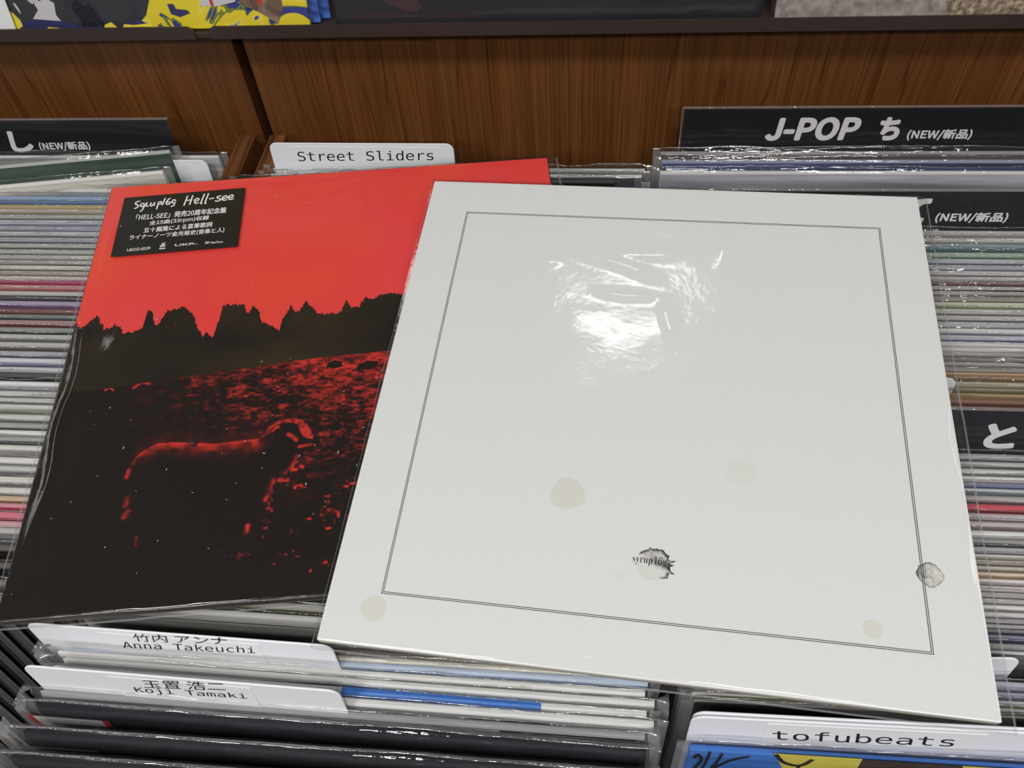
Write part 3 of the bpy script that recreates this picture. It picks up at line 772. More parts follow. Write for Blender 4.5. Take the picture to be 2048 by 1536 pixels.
xk0, xk1 = onY(665, 40, SY)[0], onY(1520, 30, SY)[0]
xc_dark = xk0 + W / 2 + .002
dk = shelf_sleeve('dark grey record in wrinkled film displayed above the centre of the panel', xc_dark, SY + .0022, NIGHT, t=.006, seed=9)
patch('printed_shape', dk, [(760, -110), (720, -40), (745, -12), (780, 10), (812, 22), (836, 24), (842, 12), (830, -6), (850, -45), (950, -110)], BORD, -.0003)
shelf_sleeve('second dark record close behind the dark grey one on the shelf', xc_dark - .0022, SY + .0125, NIGHT, t=.004, seed=12)
xs0 = onY(1552, 28, SY)[0]
st = shelf_sleeve('stone grey textured record displayed at the upper right', xs0 + W / 2, SY + .0022, STONE, t=.004, seed=21)
patch('printed_shape', st, [(1895, 38), (1893, -10), (1900, -60), (2200, -60), (2200, 38)], SAND, -.0003)
xy1 = onY(617, 50, SY)[0]
yl = shelf_sleeve('yellow and blue paint splashed record displayed at the upper left', xy1 - W / 2, SY + .0034, SPLAT, t=.0036, seed=31)
patch('printed_figure', yl, [(38, 66), (70, 61), (110, 66), (160, 60), (270, 57), (292, 30), (300, -10), (290, -60), (-40, -60), (10, 0)], SMUDGE, -.0003)
NAVY = plain('navy_paint_print', rgb(44, 46, 92), .45, noise=.15, scale=80)
PYEL = plain('yellow_paint_print', rgb(228, 208, 60), .45, noise=.06, scale=60)
patch('printed_shape', yl, [(36, 68), (44, 46), (70, 36), (100, 34), (130, 44), (165, 54), (200, 53), (225, 60), (255, 46), (280, 40), (300, 50), (285, 66), (200, 68), (110, 70)], NAVY, -.0004)
patch('printed_shape', yl, [(14, 20), (26, 26), (40, 40), (46, 52), (38, 58), (28, 54)], PYEL, -.0006)
patch('printed_shape', yl, [(93, 66), (96, 54), (118, 56), (142, 60), (140, 66), (115, 65)], PYEL, -.0006)
patch('printed_shape', yl, [(210, 64), (209, 50), (222, 44), (234, 54), (236, 63)], PYEL, -.0006)
patch('printed_shape', yl, [(244, 62), (248, 48), (268, 50), (300, 46), (312, 56), (290, 62)], PYEL, -.0006)
patch('printed_shape', yl, [(66, 38), (76, 20), (68, 8), (90, -4), (108, 6), (112, 30), (122, 42), (92, 40)], GREYW_M, -.0005)
patch('printed_shape', yl, [(334, 8), (346, 8), (352, 18), (374, 20), (380, 26), (360, 34), (342, 28)], NAVY, -.0006)
patch('printed_shape', yl, [(395, -20), (475, -20), (470, 4), (430, 13), (402, 12)], GREYW_M, -.0003)
patch('printed_shape', yl, [(410, -22), (417, -22), (428, 12), (422, 12)], RED_M, -.0006)
UMB = paint_mat('umber_print', [(.3, rgb(86, 64, 52)), (.5, rgb(120, 98, 84)), (.7, rgb(150, 130, 110))], 60)
patch('printed_shape', yl, [(478, -20), (560, -20), (566, 20), (556, 48), (520, 25), (480, 8)], UMB, -.0003)
patch('printed_shape', yl, [(512, -22), (520, -22), (524, 10), (517, 10)], RED_M, -.0006)
shelf_sleeve('blue painted record right behind the yellow splashed one', xy1 - W / 2 + .0065, SY + .0100, BLUEP, t=.0036, seed=33)
shelf_sleeve('second blue painted record deeper behind the yellow splashed one', xy1 - W / 2 + .0130, SY + .0160, BLUEP, t=.0036, seed=35)
xw = onY(30, 60, SY)[0]
shelf_sleeve('plain white record at the upper left corner in front of the splashed one', xw - W / 2, SY + .0002, PAPER, t=.0016, film=False)

# ------------------------------------------------------------------ the two records lying on top
SZ = 0.314
def pose(R, t):
    m = Matrix.Identity(4)
    for i in range(3):
        for j in range(3): m[i][j] = R[i][j]
        m[i][3] = t[i] + (CAMZ if i == 2 else 0)
    return m
M_RED = pose([[0.9893, -0.141, 0.0385], [0.1438, 0.986, -0.084], [-0.0261, 0.0886, 0.9957]], (-0.2953, 0.1399, -0.3891))
M_WHITE = pose([[0.9969, 0.0727, -0.0295], [-0.0754, 0.9917, -0.1037], [0.0217, 0.1056, 0.9942]], (-0.1276, 0.1398, -0.3896))
def uvp(m, u, v, off=0.0):
    """point (local x, y) of a lying cover seen at pixel (u, v)"""
    a = np.array(m); R, o = a[:3, :3], a[:3, 3]
    p = onPlane(u, v, o + R[:, 2] * off, R[:, 2])
    q = R.T @ (p - o)
    return q[:2]
def lying_film(root, ml, mr, mb, mt, t, seed, creases, n=190, amp=.0006):
    xs = np.concatenate([np.linspace(-ml, 0, 5)[:-1], np.linspace(0, SZ, n), np.linspace(SZ, SZ + mr, 6)[1:]])
    ys = np.concatenate([np.linspace(-mb, 0, 6)[:-1], np.linspace(0, SZ, n), np.linspace(SZ, SZ + mt, 4)[1:]])
    X, Y = np.meshgrid(xs, ys)
    h = .0009 + amp * (vnoise(X * 16 + Y * 7, Y * 16 - X * 5, seed) + .35 * vnoise(X * 45, Y * 40, seed + 1)) + .00005 * vnoise(X * 130, Y * 130, seed + 2)
    for (x0, y0, x1, y1, w, a) in creases:
        d = np.array([x1 - x0, y1 - y0]); ln = np.linalg.norm(d); d = d / ln
        s = (X - x0) * d[0] + (Y - y0) * d[1]; q = -(X - x0) * d[1] + (Y - y0) * d[0]
        q = q + .0015 * np.sin(s * 90 + seed)
        h += a * np.exp(-(q / w) ** 2) * np.clip(np.minimum(s / (ln * .3), (ln - s) / (ln * .3)), 0, 1)
    h = np.maximum(h, .00032)
    dx = np.maximum(np.maximum(-X / ml, (X - SZ) / mr), 0); dy = np.maximum(np.maximum(-Y / mb, (Y - SZ) / mt), 0)
    e = np.clip(np.maximum(dx, dy), 0, 1)
    Z = h * (1 - e) - t * .55 * e ** .8 + .0007 * e * vnoise(X * 60, Y * 60, seed + 8)
    # rounded, slightly crumpled rim; its whiter border band paints the bright edge line
    rr, cc = X.shape
    mi = [1 if (i == 0 or j == 0 or i == rr - 2 or j == cc - 2) else 0 for i in range(rr - 1) for j in range(cc - 1)]
    me = grid_mesh('plastic_bag', np.stack([X, Y, Z], -1), mi)
    me.materials.append(FILM_BIG); me.materials.append(FILM_BIG_EDGE)
    add('plastic_bag', me, None, root)
    # underside sheet
    xb = np.linspace(-ml, SZ + mr, 24); yb = np.linspace(-mb, SZ + mt, 24); XB, YB = np.meshgrid(xb, yb)
    eb = np.clip(np.maximum(np.maximum(-XB / ml, (XB - SZ) / mr), np.maximum(-YB / mb, (YB - SZ) / mt)), 0, 1)
    ZB = -t - .0006 + (t * .45 + .0004) * eb
    add('bag_underside', grid_mesh('bag_underside', np.stack([XB, YB, ZB], -1)), FILM_BIG, root)

def slab(name, t, mats):
    me = box(name, 0, SZ, 0, SZ, -t, 0, 0.0007, 2)
    return me

# --- red record
red = empty('record', M_RED, 'red and black record with a landscape cover and black sticker, lying on the bins', 'record')
COVER_BLACK = plain('black_cover_print_card', rgb(30, 25, 22), .5)
def edge_card(col, band):
    m, nt, out = new_mat('layered_card_edge')
    tc = N(nt, 'ShaderNodeTexCoord'); sp = N(nt, 'ShaderNodeSeparateXYZ'); L(nt, tc.outputs['Object'], sp.inputs[0])
    r = ramp(nt, band, 'CONSTANT')
    mr = N(nt, 'ShaderNodeMapRange'); mr.inputs[1].default_value = -.007; mr.inputs[2].default_value = 0; L(nt, sp.outputs[2], mr.inputs[0]); L(nt, mr.outputs[0], r.inputs['Fac'])
    b = N(nt, 'ShaderNodeBsdfPrincipled'); b.inputs['Roughness'].default_value = .5
    L(nt, r.outputs[0], b.inputs['Base Color']); L(nt, b.outputs[0], out.inputs[0])
    return m
add('sleeve', slab('sleeve', .006, None), edge_card(None, [(0, rgb(150, 140, 120)), (.3, rgb(60, 52, 46)), (.9, rgb(52, 44, 40))]), red)

def sky_mat():
    m, nt, out = new_mat('red_sky_print')
    tc = N(nt, 'ShaderNodeTexCoord')
    n1 = N(nt, 'ShaderNodeTexNoise'); n1.inputs['Scale'].default_value = 9; n1.inputs['Detail'].default_value = 1.5; n1.inputs['Distortion'].default_value = .6
    mp = N(nt, 'ShaderNodeMapping'); mp.inputs['Location'].default_value = (.4, .1, 0); mp.inputs['Scale'].default_value = (1, 1.5, 1)
    L(nt, tc.outputs['Object'], mp.inputs['Vector']); L(nt, mp.outputs[0], n1.inputs['Vector'])
    r = ramp(nt, [(.3, rgb(230, 64, 66)), (.5, rgb(230, 62, 57)), (.62, rgb(230, 68, 52)), (.75, rgb(234, 80, 46))])
    L(nt, n1.outputs['Fac'], r.inputs['Fac'])
    b = N(nt, 'ShaderNodeBsdfPrincipled'); b.inputs['Roughness'].default_value = .5
    L(nt, r.outputs[0], b.inputs['Base Color']); L(nt, b.outputs[0], out.inputs[0]); return m
def rp(u, v): return uvp(M_RED, u, v)
Q6 = lambda x, y: rp(140 + x / 2.4, 560 + y / 2.4)
E_ = .0007
sky = mesh('printed_sky', [(E_, .15, .0001), (SZ - E_, .15, .0001), (SZ - E_, SZ - E_, .0001), (E_, SZ - E_, .0001)], [[0, 1, 2, 3]])
add('printed_sky', sky, sky_mat(), red)
TREES = [(20, 215), (50, 235), (75, 215), (110, 190), (130, 168), (145, 205), (165, 240), (190, 235), (215, 210), (240, 225), (250, 260), (290, 255), (320, 240), (345, 230), (350, 180),
         (375, 145), (395, 150), (398, 190), (410, 225), (430, 210), (465, 150), (500, 140), (540, 130), (575, 150), (600, 190), (610, 230), (640, 270), (655, 245), (668, 270), (690, 270), (700, 220),
         (705, 170), (735, 125), (765, 118), (800, 120), (830, 115), (845, 160), (860, 155), (880, 122), (905, 150), (915, 195), (945, 210), (975, 225), (1000, 240), (1010, 200), (1040, 155), (1060, 122),
         (1080, 150), (1100, 145), (1133, 97), (1150, 125), (1195, 165), (1250, 160), (1290, 160), (1325, 97), (1350, 130), (1385, 130), (1420, 80), (1445, 100), (1480, 75), (1530, 62), (1590, 65), (1700, 75), (1800, 50), (2000, 60)]
tl = [Q6(*p) for p in TREES]
tl[0] = np.array([E_, tl[0][1]])
tl = [p for p in tl if p[0] < SZ - E_] + [np.array([SZ - E_, tl[-1][1]])]
jag = []
for i in range(len(tl) - 1):
    a, b = tl[i], tl[i + 1]; k = max(2, int(np.linalg.norm(b - a) / .0005))
    for j in range(k):
        t_ = j / k; p = a + (b - a) * t_
        if 0 < i or j: p = p + np.array([random.gauss(0, .0004), random.gauss(0, .0007)])
        if jag and p[0] <= jag[-1][0] + .00004: p[0] = jag[-1][0] + .00004
        jag.append(p)
jag.append(tl[-1])
jag = [p for p in jag if E_ <= p[0] <= SZ - E_]
nj = len(jag)
tv = [(p[0], p[1], .00018) for p in jag] + [(p[0], .10, .00018) for p in jag]
TREE_M = paint_mat('dark_treeline_print', [(.35, rgb(34, 28, 24)), (.55, rgb(46, 38, 28)), (.75, rgb(60, 49, 28))], 14, mscale=(.7, 1.6, 1), dist=.4, rough=.5)  # olive tones in the print partly paint a reflected haze
add('printed_trees', mesh('printed_trees', tv, [[i + nj, i + 1 + nj, i + 1, i] for i in range(nj - 1)]), TREE_M, red)

# field with the animal: tone (how much red ink) sampled on a fine grid, screened into dots by the material
def inpoly(X, Y, poly):
    r = np.zeros(X.shape, bool); n = len(poly)
    for i in range(n):
        (xa, ya), (xb, yb) = poly[i], poly[(i + 1) % n]
        c = ((ya > Y) != (yb > Y)) & (X < (xb - xa) * (Y - ya) / (yb - ya + 1e-12) + xa); r ^= c
    return r
def pdist(X, Y, line):
    d = np.full(X.shape, 9.)
    for (a, b) in zip(line[:-1], line[1:]):
        a = np.array(a); b = np.array(b); ab = b - a
        t_ = np.clip(((X - a[0]) * ab[0] + (Y - a[1]) * ab[1]) / (ab @ ab + 1e-12), 0, 1)
        d = np.minimum(d, np.hypot(X - a[0] - t_ * ab[0], Y - a[1] - t_ * ab[1]))
    return d
FIELD_TOP = [Q6(*p) for p in ((-100, 545), (60, 535), (200, 520), (420, 485), (620, 455), (850, 425), (1100, 385), (1530, 340), (2200, 260), (3000, 190))]
nx, ny = 620, 430
gx = np.linspace(E_, SZ - E_, nx)
ft = np.interp(gx, [p[0] for p in FIELD_TOP], [p[1] for p in FIELD_TOP])
G = np.zeros((ny, nx, 3))
for i in range(ny):
    G[i, :, 0] = gx; G[i, :, 1] = E_ + (ft - E_) * (i / (ny - 1)); G[i, :, 2] = .00026
X, Y = G[:, :, 0], G[:, :, 1]
tt = Y / ft[None, :]                                  # 0 bottom .. 1 top of the field
right_ = np.clip((X - .02) / .15, 0, 1)
grass = .5 + .5 * (vnoise(X * 300 + Y * 60, Y * 640, 3) * .5 + vnoise(X * 110, Y * 300, 5) * .4 + vnoise(X * 700, Y * 1300, 8) * .35)
dens = np.clip((tt - .12) / .85, 0, 1) ** 1.1 * (.10 + .90 * right_) * .74
tone = np.clip((grass - .62 + dens * .78), 0, 1) * 1.25 * np.clip(dens * 2.4, 0, 1)
tone = np.where(tt > .985, np.maximum(tone, .5 * right_), tone)
spark = np.clip(vnoise(X * 120, Y * 160, 21) * .7 + vnoise(X * 520, Y * 620, 22) * .5 - .42, 0, 1) * 2.6 * np.clip((X - .10) / .06, 0, 1)
tone = np.maximum(tone, np.where(tt < .55, spark, 0))
BODY = [(265, 945), (280, 905), (310, 860), (360, 815), (420, 788), (500, 780), (600, 785), (700, 787), (790, 778), (850, 768), (900, 765), (935, 735), (960, 705), (1000, 675), (1060, 668), (1110, 670), (1140, 700), (1165, 740), (1168, 790), (1150, 815), (1110, 815), (1095, 830),
        (1090, 860), (1070, 900), (1040, 925), (1000, 950), (975, 985), (960, 1030), (945, 1060), (930, 1130), (915, 1290), (870, 1300), (850, 1180), (800, 1120), (560, 1130), (430, 1120), (380, 1180), (370, 1330), (310, 1330), (300, 1200), (270, 1120), (262, 1010)]
body = [Q6(*p) for p in BODY]
ins = inpoly(X, Y, body)
tone = np.where(ins, .04, tone)
def rim(line, w, amp, only_in=True, seed=2):
    global tone
    d = pdist(X, Y, [Q6(*p) for p in line])
    k = amp * np.clip(1 - d / w, 0, 1) ** .8 * (.75 + .45 * vnoise(X * 260, Y * 260, seed))
    tone = np.maximum(tone, np.where(ins, k, k * .4) if only_in else k)
BACK = BODY[0:14]
rim(BACK[3:11], .011, .80); rim(BACK[3:11], .0035, 1.1); rim(BACK[:4], .0032, .95); rim(BACK[9:14], .0035, .9)
CROWN = [(905, 765), (935, 735), (960, 703), (1000, 674), (1060, 667), (1112, 669), (1136, 692), (1110, 697), (1060, 685), (1012, 689), (978, 709), (950, 742), (930, 760)]
FACE = [(1092, 690), (1136, 690), (1152, 713), (1170, 745), (1167, 764), (1140, 762), (1120, 752), (1109, 735), (1100, 712)]
for poly, k in ((CROWN, .62), (FACE, .82)):
    hm = inpoly(X, Y, [Q6(*p) for p in poly])
    tone = np.where(hm, np.maximum(tone, k + .34 * vnoise(X * 520, Y * 520, 6)), tone)
rim([(1050, 742), (1070, 752), (1088, 768)], .0020, 1.15, seed=10)
rim([(972, 728), (985, 712), (1004, 706)], .0016, 1.2, seed=9)
rim([(1100, 800), (1160, 790)], .0018, 1.0, seed=5); rim([(1095, 850), (1070, 905), (1030, 930)], .0032, .9); rim([(978, 965), (945, 1055)], .0028, 1.3)
rim([(855, 1180), (852, 1208)], .0022, 1.2, False); rim([(280, 1045), (268, 1080)], .0028, .9, False); rim([(280, 1110), (262, 1140)], .0028, .9, False); rim([(318, 1240), (316, 1270)], .002, .7, False)
rim([(640, 800), (760, 815), (860, 800)], .011, .42, seed=14)
for line, w in (([(170, 530), (190, 515), (207, 530)], .0016), ([(232, 500), (255, 489), (275, 495)], .0013), ([(305, 520), (345, 492), (382, 500)], .0016), ([(1365, 425), (1420, 385), (1478, 385)], .0016), ([(1230, 405), (1265, 383), (1305, 388)], .0010)):
    d = pdist(X, Y, [Q6(*p) for p in line]); tone = np.maximum(tone, 1.0 * np.clip(1 - d / w, 0, 1))
for poly in ([(1230, 420), (1240, 398), (1270, 386), (1305, 392), (1308, 415), (1270, 425)], [(1370, 432), (1385, 405), (1430, 390), (1475, 392), (1478, 415), (1440, 430)], [(180, 545), (185, 525), (205, 530), (200, 548)]):
    tone = np.where(inpoly(X, Y, [Q6(*p) for p in poly]), .05, tone)
# dark foot of the field
tone = np.where(Y < .013, tone * .3, tone)
fm = grid_mesh('printed_field', G, smooth=False)
at = fm.attributes.new('tone', 'FLOAT', 'POINT'); at.data.foreach_set('value', np.clip(tone, 0, 1.3).ravel())
m, nt, out = new_mat('screened_red_print')
an = N(nt, 'ShaderNodeAttribute'); an.attribute_name = 'tone'
tc = N(nt, 'ShaderNodeTexCoord'); mp = N(nt, 'ShaderNodeMapping'); mp.inputs['Rotation'].default_value = (0, 0, math.radians(45)); mp.inputs['Scale'].default_value = (1, 1, 1)
L(nt, tc.outputs['Object'], mp.inputs['Vector']); sp = N(nt, 'ShaderNodeSeparateXYZ'); L(nt, mp.outputs[0], sp.inputs[0])
def sinw(sock):
    k = N(nt, 'ShaderNodeMath', operation='MULTIPLY'); k.inputs[1].default_value = 2 * math.pi / .00105; L(nt, sock, k.inputs[0])
    s = N(nt, 'ShaderNodeMath', operation='SINE'); L(nt, k.outputs[0], s.inputs[0]); return s.outputs[0]
pr_ = N(nt, 'ShaderNodeMath', operation='MULTIPLY'); L(nt, sinw(sp.outputs[0]), pr_.inputs[0]); L(nt, sinw(sp.outputs[1]), pr_.inputs[1])
ad = N(nt, 'ShaderNodeMath', operation='MULTIPLY_ADD'); ad.inputs[1].default_value = .30; L(nt, pr_.outputs[0], ad.inputs[0]); L(nt, an.outputs['Fac'], ad.inputs[2])
r = ramp(nt, [(.30, rgb(30, 24, 22)), (.52, rgb(116, 34, 30)), (.85, rgb(200, 54, 44))]); L(nt, ad.outputs[0], r.inputs['Fac'])
b = N(nt, 'ShaderNodeBsdfPrincipled'); b.inputs['Roughness'].default_value = .5; b.inputs['Specular IOR Level'].default_value = .12; L(nt, r.outputs[0], b.inputs['Base Color']); L(nt, b.outputs[0], out.inputs[0])
add('printed_field', fm, m, red)
lying_film(red, .0045, .0075, .0035, .003, .006, 41, [
    (.008, .03, .010, .30, .0022, .0009), (.02, .010, .30, .012, .0028, .0011), (.02, .020, .25, .018, .0035, .0007), (.0, .003, .31, .004, .0016, .0008),
    (.170, .30, .185, .262, .004, .0008), (.150, .29, .19, .30, .003, .0006), (.135, .305, .138, .285, .003, .0008), (.02, .306, .29, .309, .003, .0007), (.03, .16, .034, .20, .006, .0007)], amp=.00045)
V, Fc = [], []
rs = np.random.RandomState(12)
for k in range(90):
    x, y = rs.uniform(.004, .30), rs.uniform(.012, .15) if k < 75 else rs.uniform(.15, .30)
    a, ln, w = rs.uniform(0, 3.1), rs.uniform(.0003, .0011), rs.uniform(.00018, .0005)
    d = np.array([math.cos(a), math.sin(a)]); nrm = np.array([-d[1], d[0]]); o = len(V)
    V += [(x + d[0] * ln * p + nrm[0] * w * q, y + d[1] * ln * p + nrm[1] * w * q, .0022) for p, q in ((-1, -.6), (.6, -1), (1, .5), (-.5, 1))]
    Fc.append([o, o + 1, o + 2, o + 3])
tag(add('dust_specks', mesh('dust_specks', V, Fc), plain('dust', rgb(150, 148, 146), .8), red), kind='stuff')
# black sticker on the bag
STK = plain('black_sticker', rgb(24, 23, 24), .38)
SO = .0019
def sk(x, y): q = uvp(M_RED, 180 + x / 3.84, 350 + y / 3.84, SO); return np.array([q[0], q[1], SO])
stk = add('sticker', mesh('sticker', [tuple(sk(*p)) for p in ((157, 628), (1133, 547), (1193, 97), (265, 175))] + [tuple(sk(*p) - np.array([0, 0, .0002])) for p in ((157, 628), (1133, 547), (1193, 97), (265, 175))],
    [[0, 1, 2, 3], [0, 4, 5, 1], [1, 5, 6, 2], [2, 6, 7, 3], [3, 7, 4, 0]]), STK, red)
stk['label'] = 'black sticker with white Japanese lettering'
UPZ = np.array([0, 0, .00012])
def stext(body, bl, br, tl, fn=CJK, bold=.02):
    lettering('lettering', body, stk, sk(*bl) + UPZ, sk(*br) + UPZ, sk(*tl) + UPZ, WHITE_INK, fn, bold)
stext('「HELL-SEE」発売20周年記念盤', (348, 352), (1045, 292), (359, 305))
stext('全15曲(33rpm)収録', (452, 393), (912, 349), (461, 353))
stext('五十嵐隆による直筆歌詞', (408, 446), (936, 399), (417, 406))
stext('ライナーノーツ金光裕史(音楽と人)', (298, 506), (1030, 444), (307, 463))
stext('UKDZ-0239', (284, 589), (461, 573), (288, 567), None, .02)
stext('UKP', (648, 549), (795, 538), (655, 531), None, .05)
stext('NexTone', (926, 529), (1020, 521), (929, 512), None, .02)
def strokes(paths, bl, br, tl, w, name='lettering'):
    """hand-drawn letters: polylines in a unit box laid over bl, br, tl"""
    bl, br, tl = sk(*bl) + UPZ, sk(*br) + UPZ, sk(*tl) + UPZ
    V, Fc = [], []
    for p in paths:
        q = [(bl + (br - bl) * a + (tl - bl) * b_)[:2] for a, b_ in p]
        v, f = ribbon(smooth_pts(q, 5), w); o = len(V)
        V += [(a[0], a[1], SO + .00013) for a in v]; Fc += [[i + o for i in t_] for t_ in f]
    add(name, mesh(name, V, Fc), WHITE_INK, stk)
LOGO1 = [[(.13, .92), (.05, .86), (.03, .74), (.09, .62), (.10, .48), (.02, .38)], [(.24, .72), (.17, .70), (.16, .55), (.22, .50), (.25, .70), (.23, .30), (.17, .12)],
         [(.30, .78), (.285, .46)], [(.29, .50), (.36, .50)], [(.40, .74), (.395, .52), (.44, .50), (.485, .74)], [(.485, .74), (.48, .48)], [(.58, .76), (.55, .20)], [(.57, .70), (.63, .74), (.63, .58), (.56, .54)],
         [(.72, .98), (.67, .46)], [(.84, .96), (.77, .74), (.77, .52), (.83, .50), (.85, .64), (.78, .66)], [(.97, .78), (.91, .78), (.90, .60), (.96, .58), (.97, .76), (.95, .40), (.88, .30)]]
strokes(LOGO1, (325, 300), (655, 272), (345, 196), .0011)
LOGO2 = [[(.07, .95), (.02, .30)], [(.17, .95), (.13, .32)], [(.04, .62), (.17, .66)], [(.22, .52), (.30, .60), (.27, .72), (.22, .62), (.24, .40), (.31, .42)], [(.40, .98), (.35, .38), (.38, .36)], [(.48, 1.0), (.43, .38), (.46, .36)],
         [(.50, .62), (.60, .64)], [(.74, .76), (.66, .72), (.68, .60), (.74, .52), (.68, .42), (.62, .46)], [(.77, .56), (.85, .62), (.83, .74), (.77, .66), (.78, .46), (.86, .46)], [(.89, .58), (.97, .64), (.95, .76), (.89, .68), (.90, .48), (.99, .50)]]
strokes(LOGO2, (708, 272), (1103, 240), (725, 156), .0011)
strokes([[(.1, .1), (.9, .1)], [(.3, .3), (.5, .6), (.35, .8)], [(.5, .6), (.75, .9)], [(.7, .3), (.55, .55)], [(.25, .55), (.2, .35)], [(.6, .35), (.85, .6)]], (525, 574), (585, 569), (532, 516), .0009, 'emblem')
strokes([[(.05, .1), (.2, .9), (.5, .1), (.6, .9)], [(.7, .1), (.95, .5), (.7, .9)]], (882, 533), (915, 530), (886, 510), .0004, 'emblem')
strokes([[(0, .5), (1, .5)]], (790, 536), (828, 532), (792, 530), .0003, 'emblem')
red_dim = None

# --- white record
white = empty('record', M_WHITE, 'white record with a thin double ruled frame and ink blots, lying on top', 'record')
add('sleeve', slab('sleeve', .0062, None), edge_card(None, [(0, rgb(170, 168, 160)), (.18, rgb(206, 150, 70)), (.26, rgb(150, 146, 140)), (.55, rgb(196, 194, 188)), (.8, rgb(226, 226, 221))]), white)
E2 = .0007
add('cover_paper', mesh('cover_paper', [(E2, E2, .0001), (SZ - E2, E2, .0001), (SZ - E2, SZ - E2, .0001), (E2, SZ - E2, .0001)], [[0, 1, 2, 3]]), PAPER, white)
def wp(u, v): return uvp(M_WHITE, u, v)
RULE = plain('ruled_line_ink', rgb(74, 71, 76), .5)
fc = [wp(*p) for p in ((765, 1187), (1873, 1311), (1757, 459), (932, 421))]
fx0 = (fc[0][0] + fc[3][0]) / 2; fx1 = (fc[1][0] + fc[2][0]) / 2; fy0 = (fc[0][1] + fc[1][1]) / 2; fy1 = (fc[2][1] + fc[3][1]) / 2
def rule(ins):
    V, Fc = [], []
    a, b_, c, d = fx0 + ins, fx1 - ins, fy0 + ins, fy1 - ins; w = .00034
    for (p, q, r_, s) in ((a, b_, c, c + w), (a, b_, d - w, d), (a, a + w, c + w, d - w), (b_ - w, b_, c + w, d - w)):
        o = len(V); V += [(p, r_, .00027), (q, r_, .00027), (q, s, .00027), (p, s, .00027)]; Fc.append([o, o + 1, o + 2, o + 3])
    add('ruled_frame', mesh('ruled_frame', V, Fc), RULE, white)
rule(0); rule(.00085)
STAIN = plain('beige_stain', rgb(221, 221, 215), .6)
STAIN2 = plain('dark_beige_stain', rgb(216, 215, 206), .6)
def stain(u, v, rpx, mat, seed, jit=.07, n=90):
    c = wp(u, v); rr = np.linalg.norm(wp(u + rpx, v) - c)
    rs = np.random.RandomState(seed)
    V = [(c[0], c[1], .00022)]
    for i in range(n):
        a = 2 * math.pi * i / n
        k = 1 + jit * math.sin(a * 3 + seed) * .6 + (rs.rand() - .45) * jit
        V.append((c[0] + rr * k * math.cos(a), c[1] + rr * k * math.sin(a), .00022))
    add('printed_stain', mesh('printed_stain', V, [[0, 1 + i, 1 + (i + 1) % n] for i in range(n)]), mat, white)
for i, (u, v, r_, mt) in enumerate(((1135, 988, 34, STAIN2), (1481, 946, 28, STAIN), (747, 1217, 25, STAIN2), (1746, 1259, 19, STAIN2), (1237, 1152, 8, STAIN))):
    stain(u, v, r_, mt, i + 3)
def blot_mat():
    m, nt, out = new_mat('ink_blot_print')
    a = N(nt, 'ShaderNodeAttribute'); a.attribute_name = 'ink'
    b = N(nt, 'ShaderNodeBsdfPrincipled'); b.inputs['Roughness'].default_value = .55
    r = ramp(nt, [(0, rgb(222, 222, 216)), (.3, rgb(196, 194, 188)), (.65, rgb(120, 118, 116)), (1, rgb(38, 36, 38))])
    L(nt, a.outputs['Fac'], r.inputs['Fac']); L(nt, r.outputs[0], b.inputs['Base Color']); L(nt, b.outputs[0], out.inputs[0]); return m
BLOT = blot_mat()
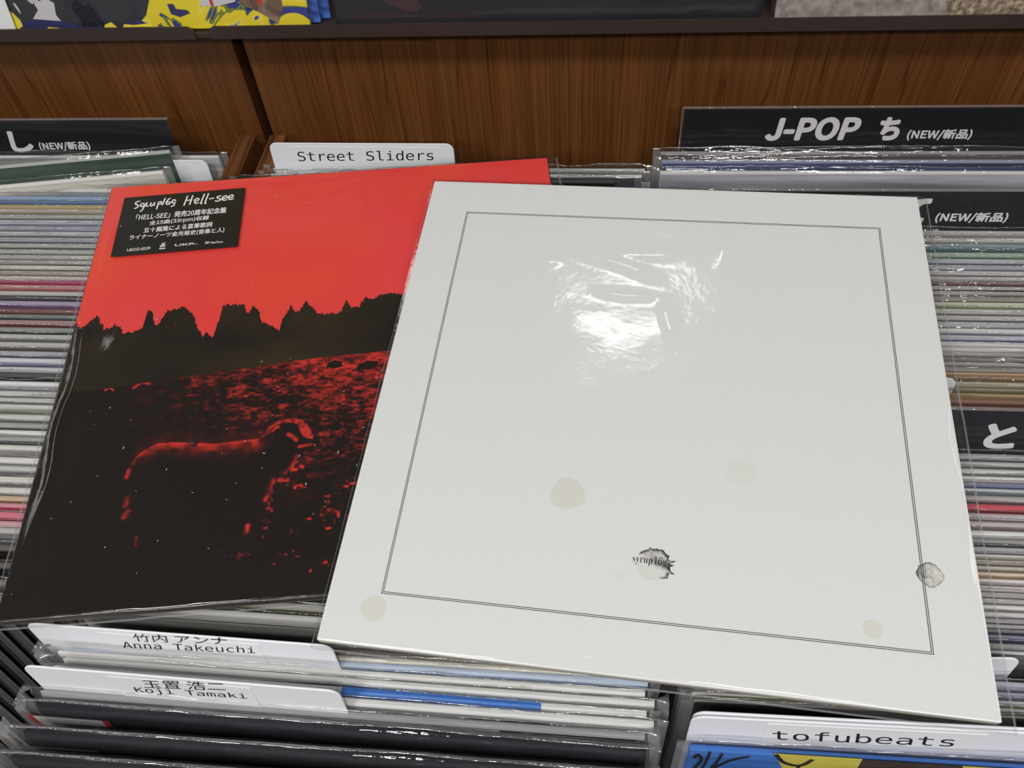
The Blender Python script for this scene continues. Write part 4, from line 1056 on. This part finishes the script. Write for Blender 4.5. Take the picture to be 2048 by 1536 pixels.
def blot(u, v, rpx, seed, fn, spikes):
    c = wp(u, v); rr = np.linalg.norm(wp(u + rpx, v) - c)
    n, m_ = 120, 14; rs = np.random.RandomState(seed)
    V = []; A = []
    k = np.array([.86 + .05 * math.sin(i * .21 + seed) + .07 * rs.rand() for i in range(n)])
    for a0, ln, wd in spikes:
        ang = np.arange(n) * 2 * math.pi / n
        dd = np.abs((ang - math.radians(a0) + math.pi) % (2 * math.pi) - math.pi)
        k = np.maximum(k, .86 + ln * np.clip(1 - dd / math.radians(wd), 0, 1))
    for j in range(m_ + 1):
        for i in range(n):
            a = 2 * math.pi * i / n; q = j / m_
            x, y = q * k[i] * math.cos(a), q * k[i] * math.sin(a)
            V.append((c[0] + rr * x, c[1] + rr * y, .00023)); A.append(fn(x, y, q))
    V = np.array(V); A = np.array(A) + .16 * vnoise(V[:, 0] * 700, V[:, 1] * 700, seed) * (np.array(A) > .15)
    me = mesh('printed_blot', V, [[j * n + i, j * n + (i + 1) % n, (j + 1) * n + (i + 1) % n, (j + 1) * n + i] for j in range(m_) for i in range(n)])
    at_ = me.attributes.new('ink', 'FLOAT', 'POINT'); at_.data.foreach_set('value', np.clip(A, 0, 1))
    add('printed_blot', me, BLOT, white)
def ink1(x, y, q):
    band = math.exp(-((y - .22 + .30 * x) / .24) ** 2)
    rimd = max(0, q - .78) * 3.6 * (1 if (x > .35 and y > -.75) or y > .5 else .04)
    return min(1, .05 + .66 * band * min(1, max(0, (x + .55) / .7)) + .22 * min(1, max(0, y - .1) * 2) + rimd + .4 * max(0, x - .5) * (y > -.65))
blot(1307, 1129, 38, 4, ink1, [(14, .42, 5), (2, .30, 4), (-22, .40, 6), (-42, .22, 7), (34, .16, 6), (60, .10, 6), (80, .08, 6), (104, .14, 5)])
def ink2(x, y, q):
    return min(1, .26 + max(0, q - .82) * 2.2 + .25 * (x < -.2) * (y > -.3) - .10 * (x > .2))
blot(1860, 1150, 29, 8, ink2, [(60, .08, 12), (140, .1, 12), (200, .06, 12)])
bl, br, tlq = wp(1264, 1128), wp(1332, 1136), wp(1267, 1108)
lettering('lettering', '𝐬𝐲𝐫𝐮𝐩𝟏𝟔𝐠', white, (*bl, .00028), (*br, .00028), (*tlq, .00028), INK, 'NotoSansMath-Regular.woff2', -.009)
wcr = []
for (a, b_, w, h_) in (((1120, 490), (1340, 570), .004, .0012), ((1180, 580), (1320, 600), .003, .0010), ((1330, 590), (1350, 700), .004, .0010), ((1470, 420), (1430, 550), .004, .0010), ((1040, 530), (1130, 520), .004, .0008),
                        ((1210, 500), (1380, 520), .005, .0008), ((1800, 690), (1840, 720), .002, .0006), ((1850, 620), (1865, 690), .002, .0005)):
    p, q = wp(*a), wp(*b_); wcr.append((p[0], p[1], q[0], q[1], w, h_))
wcr += [(.02, .003, .30, .003, .002, .0008), (.311, .02, .311, .30, .002, .0008), (.003, .02, .003, .30, .002, .0005)]
lying_film(white, .003, .0068, .004, .0032, .0062, 57, wcr, amp=.0005)
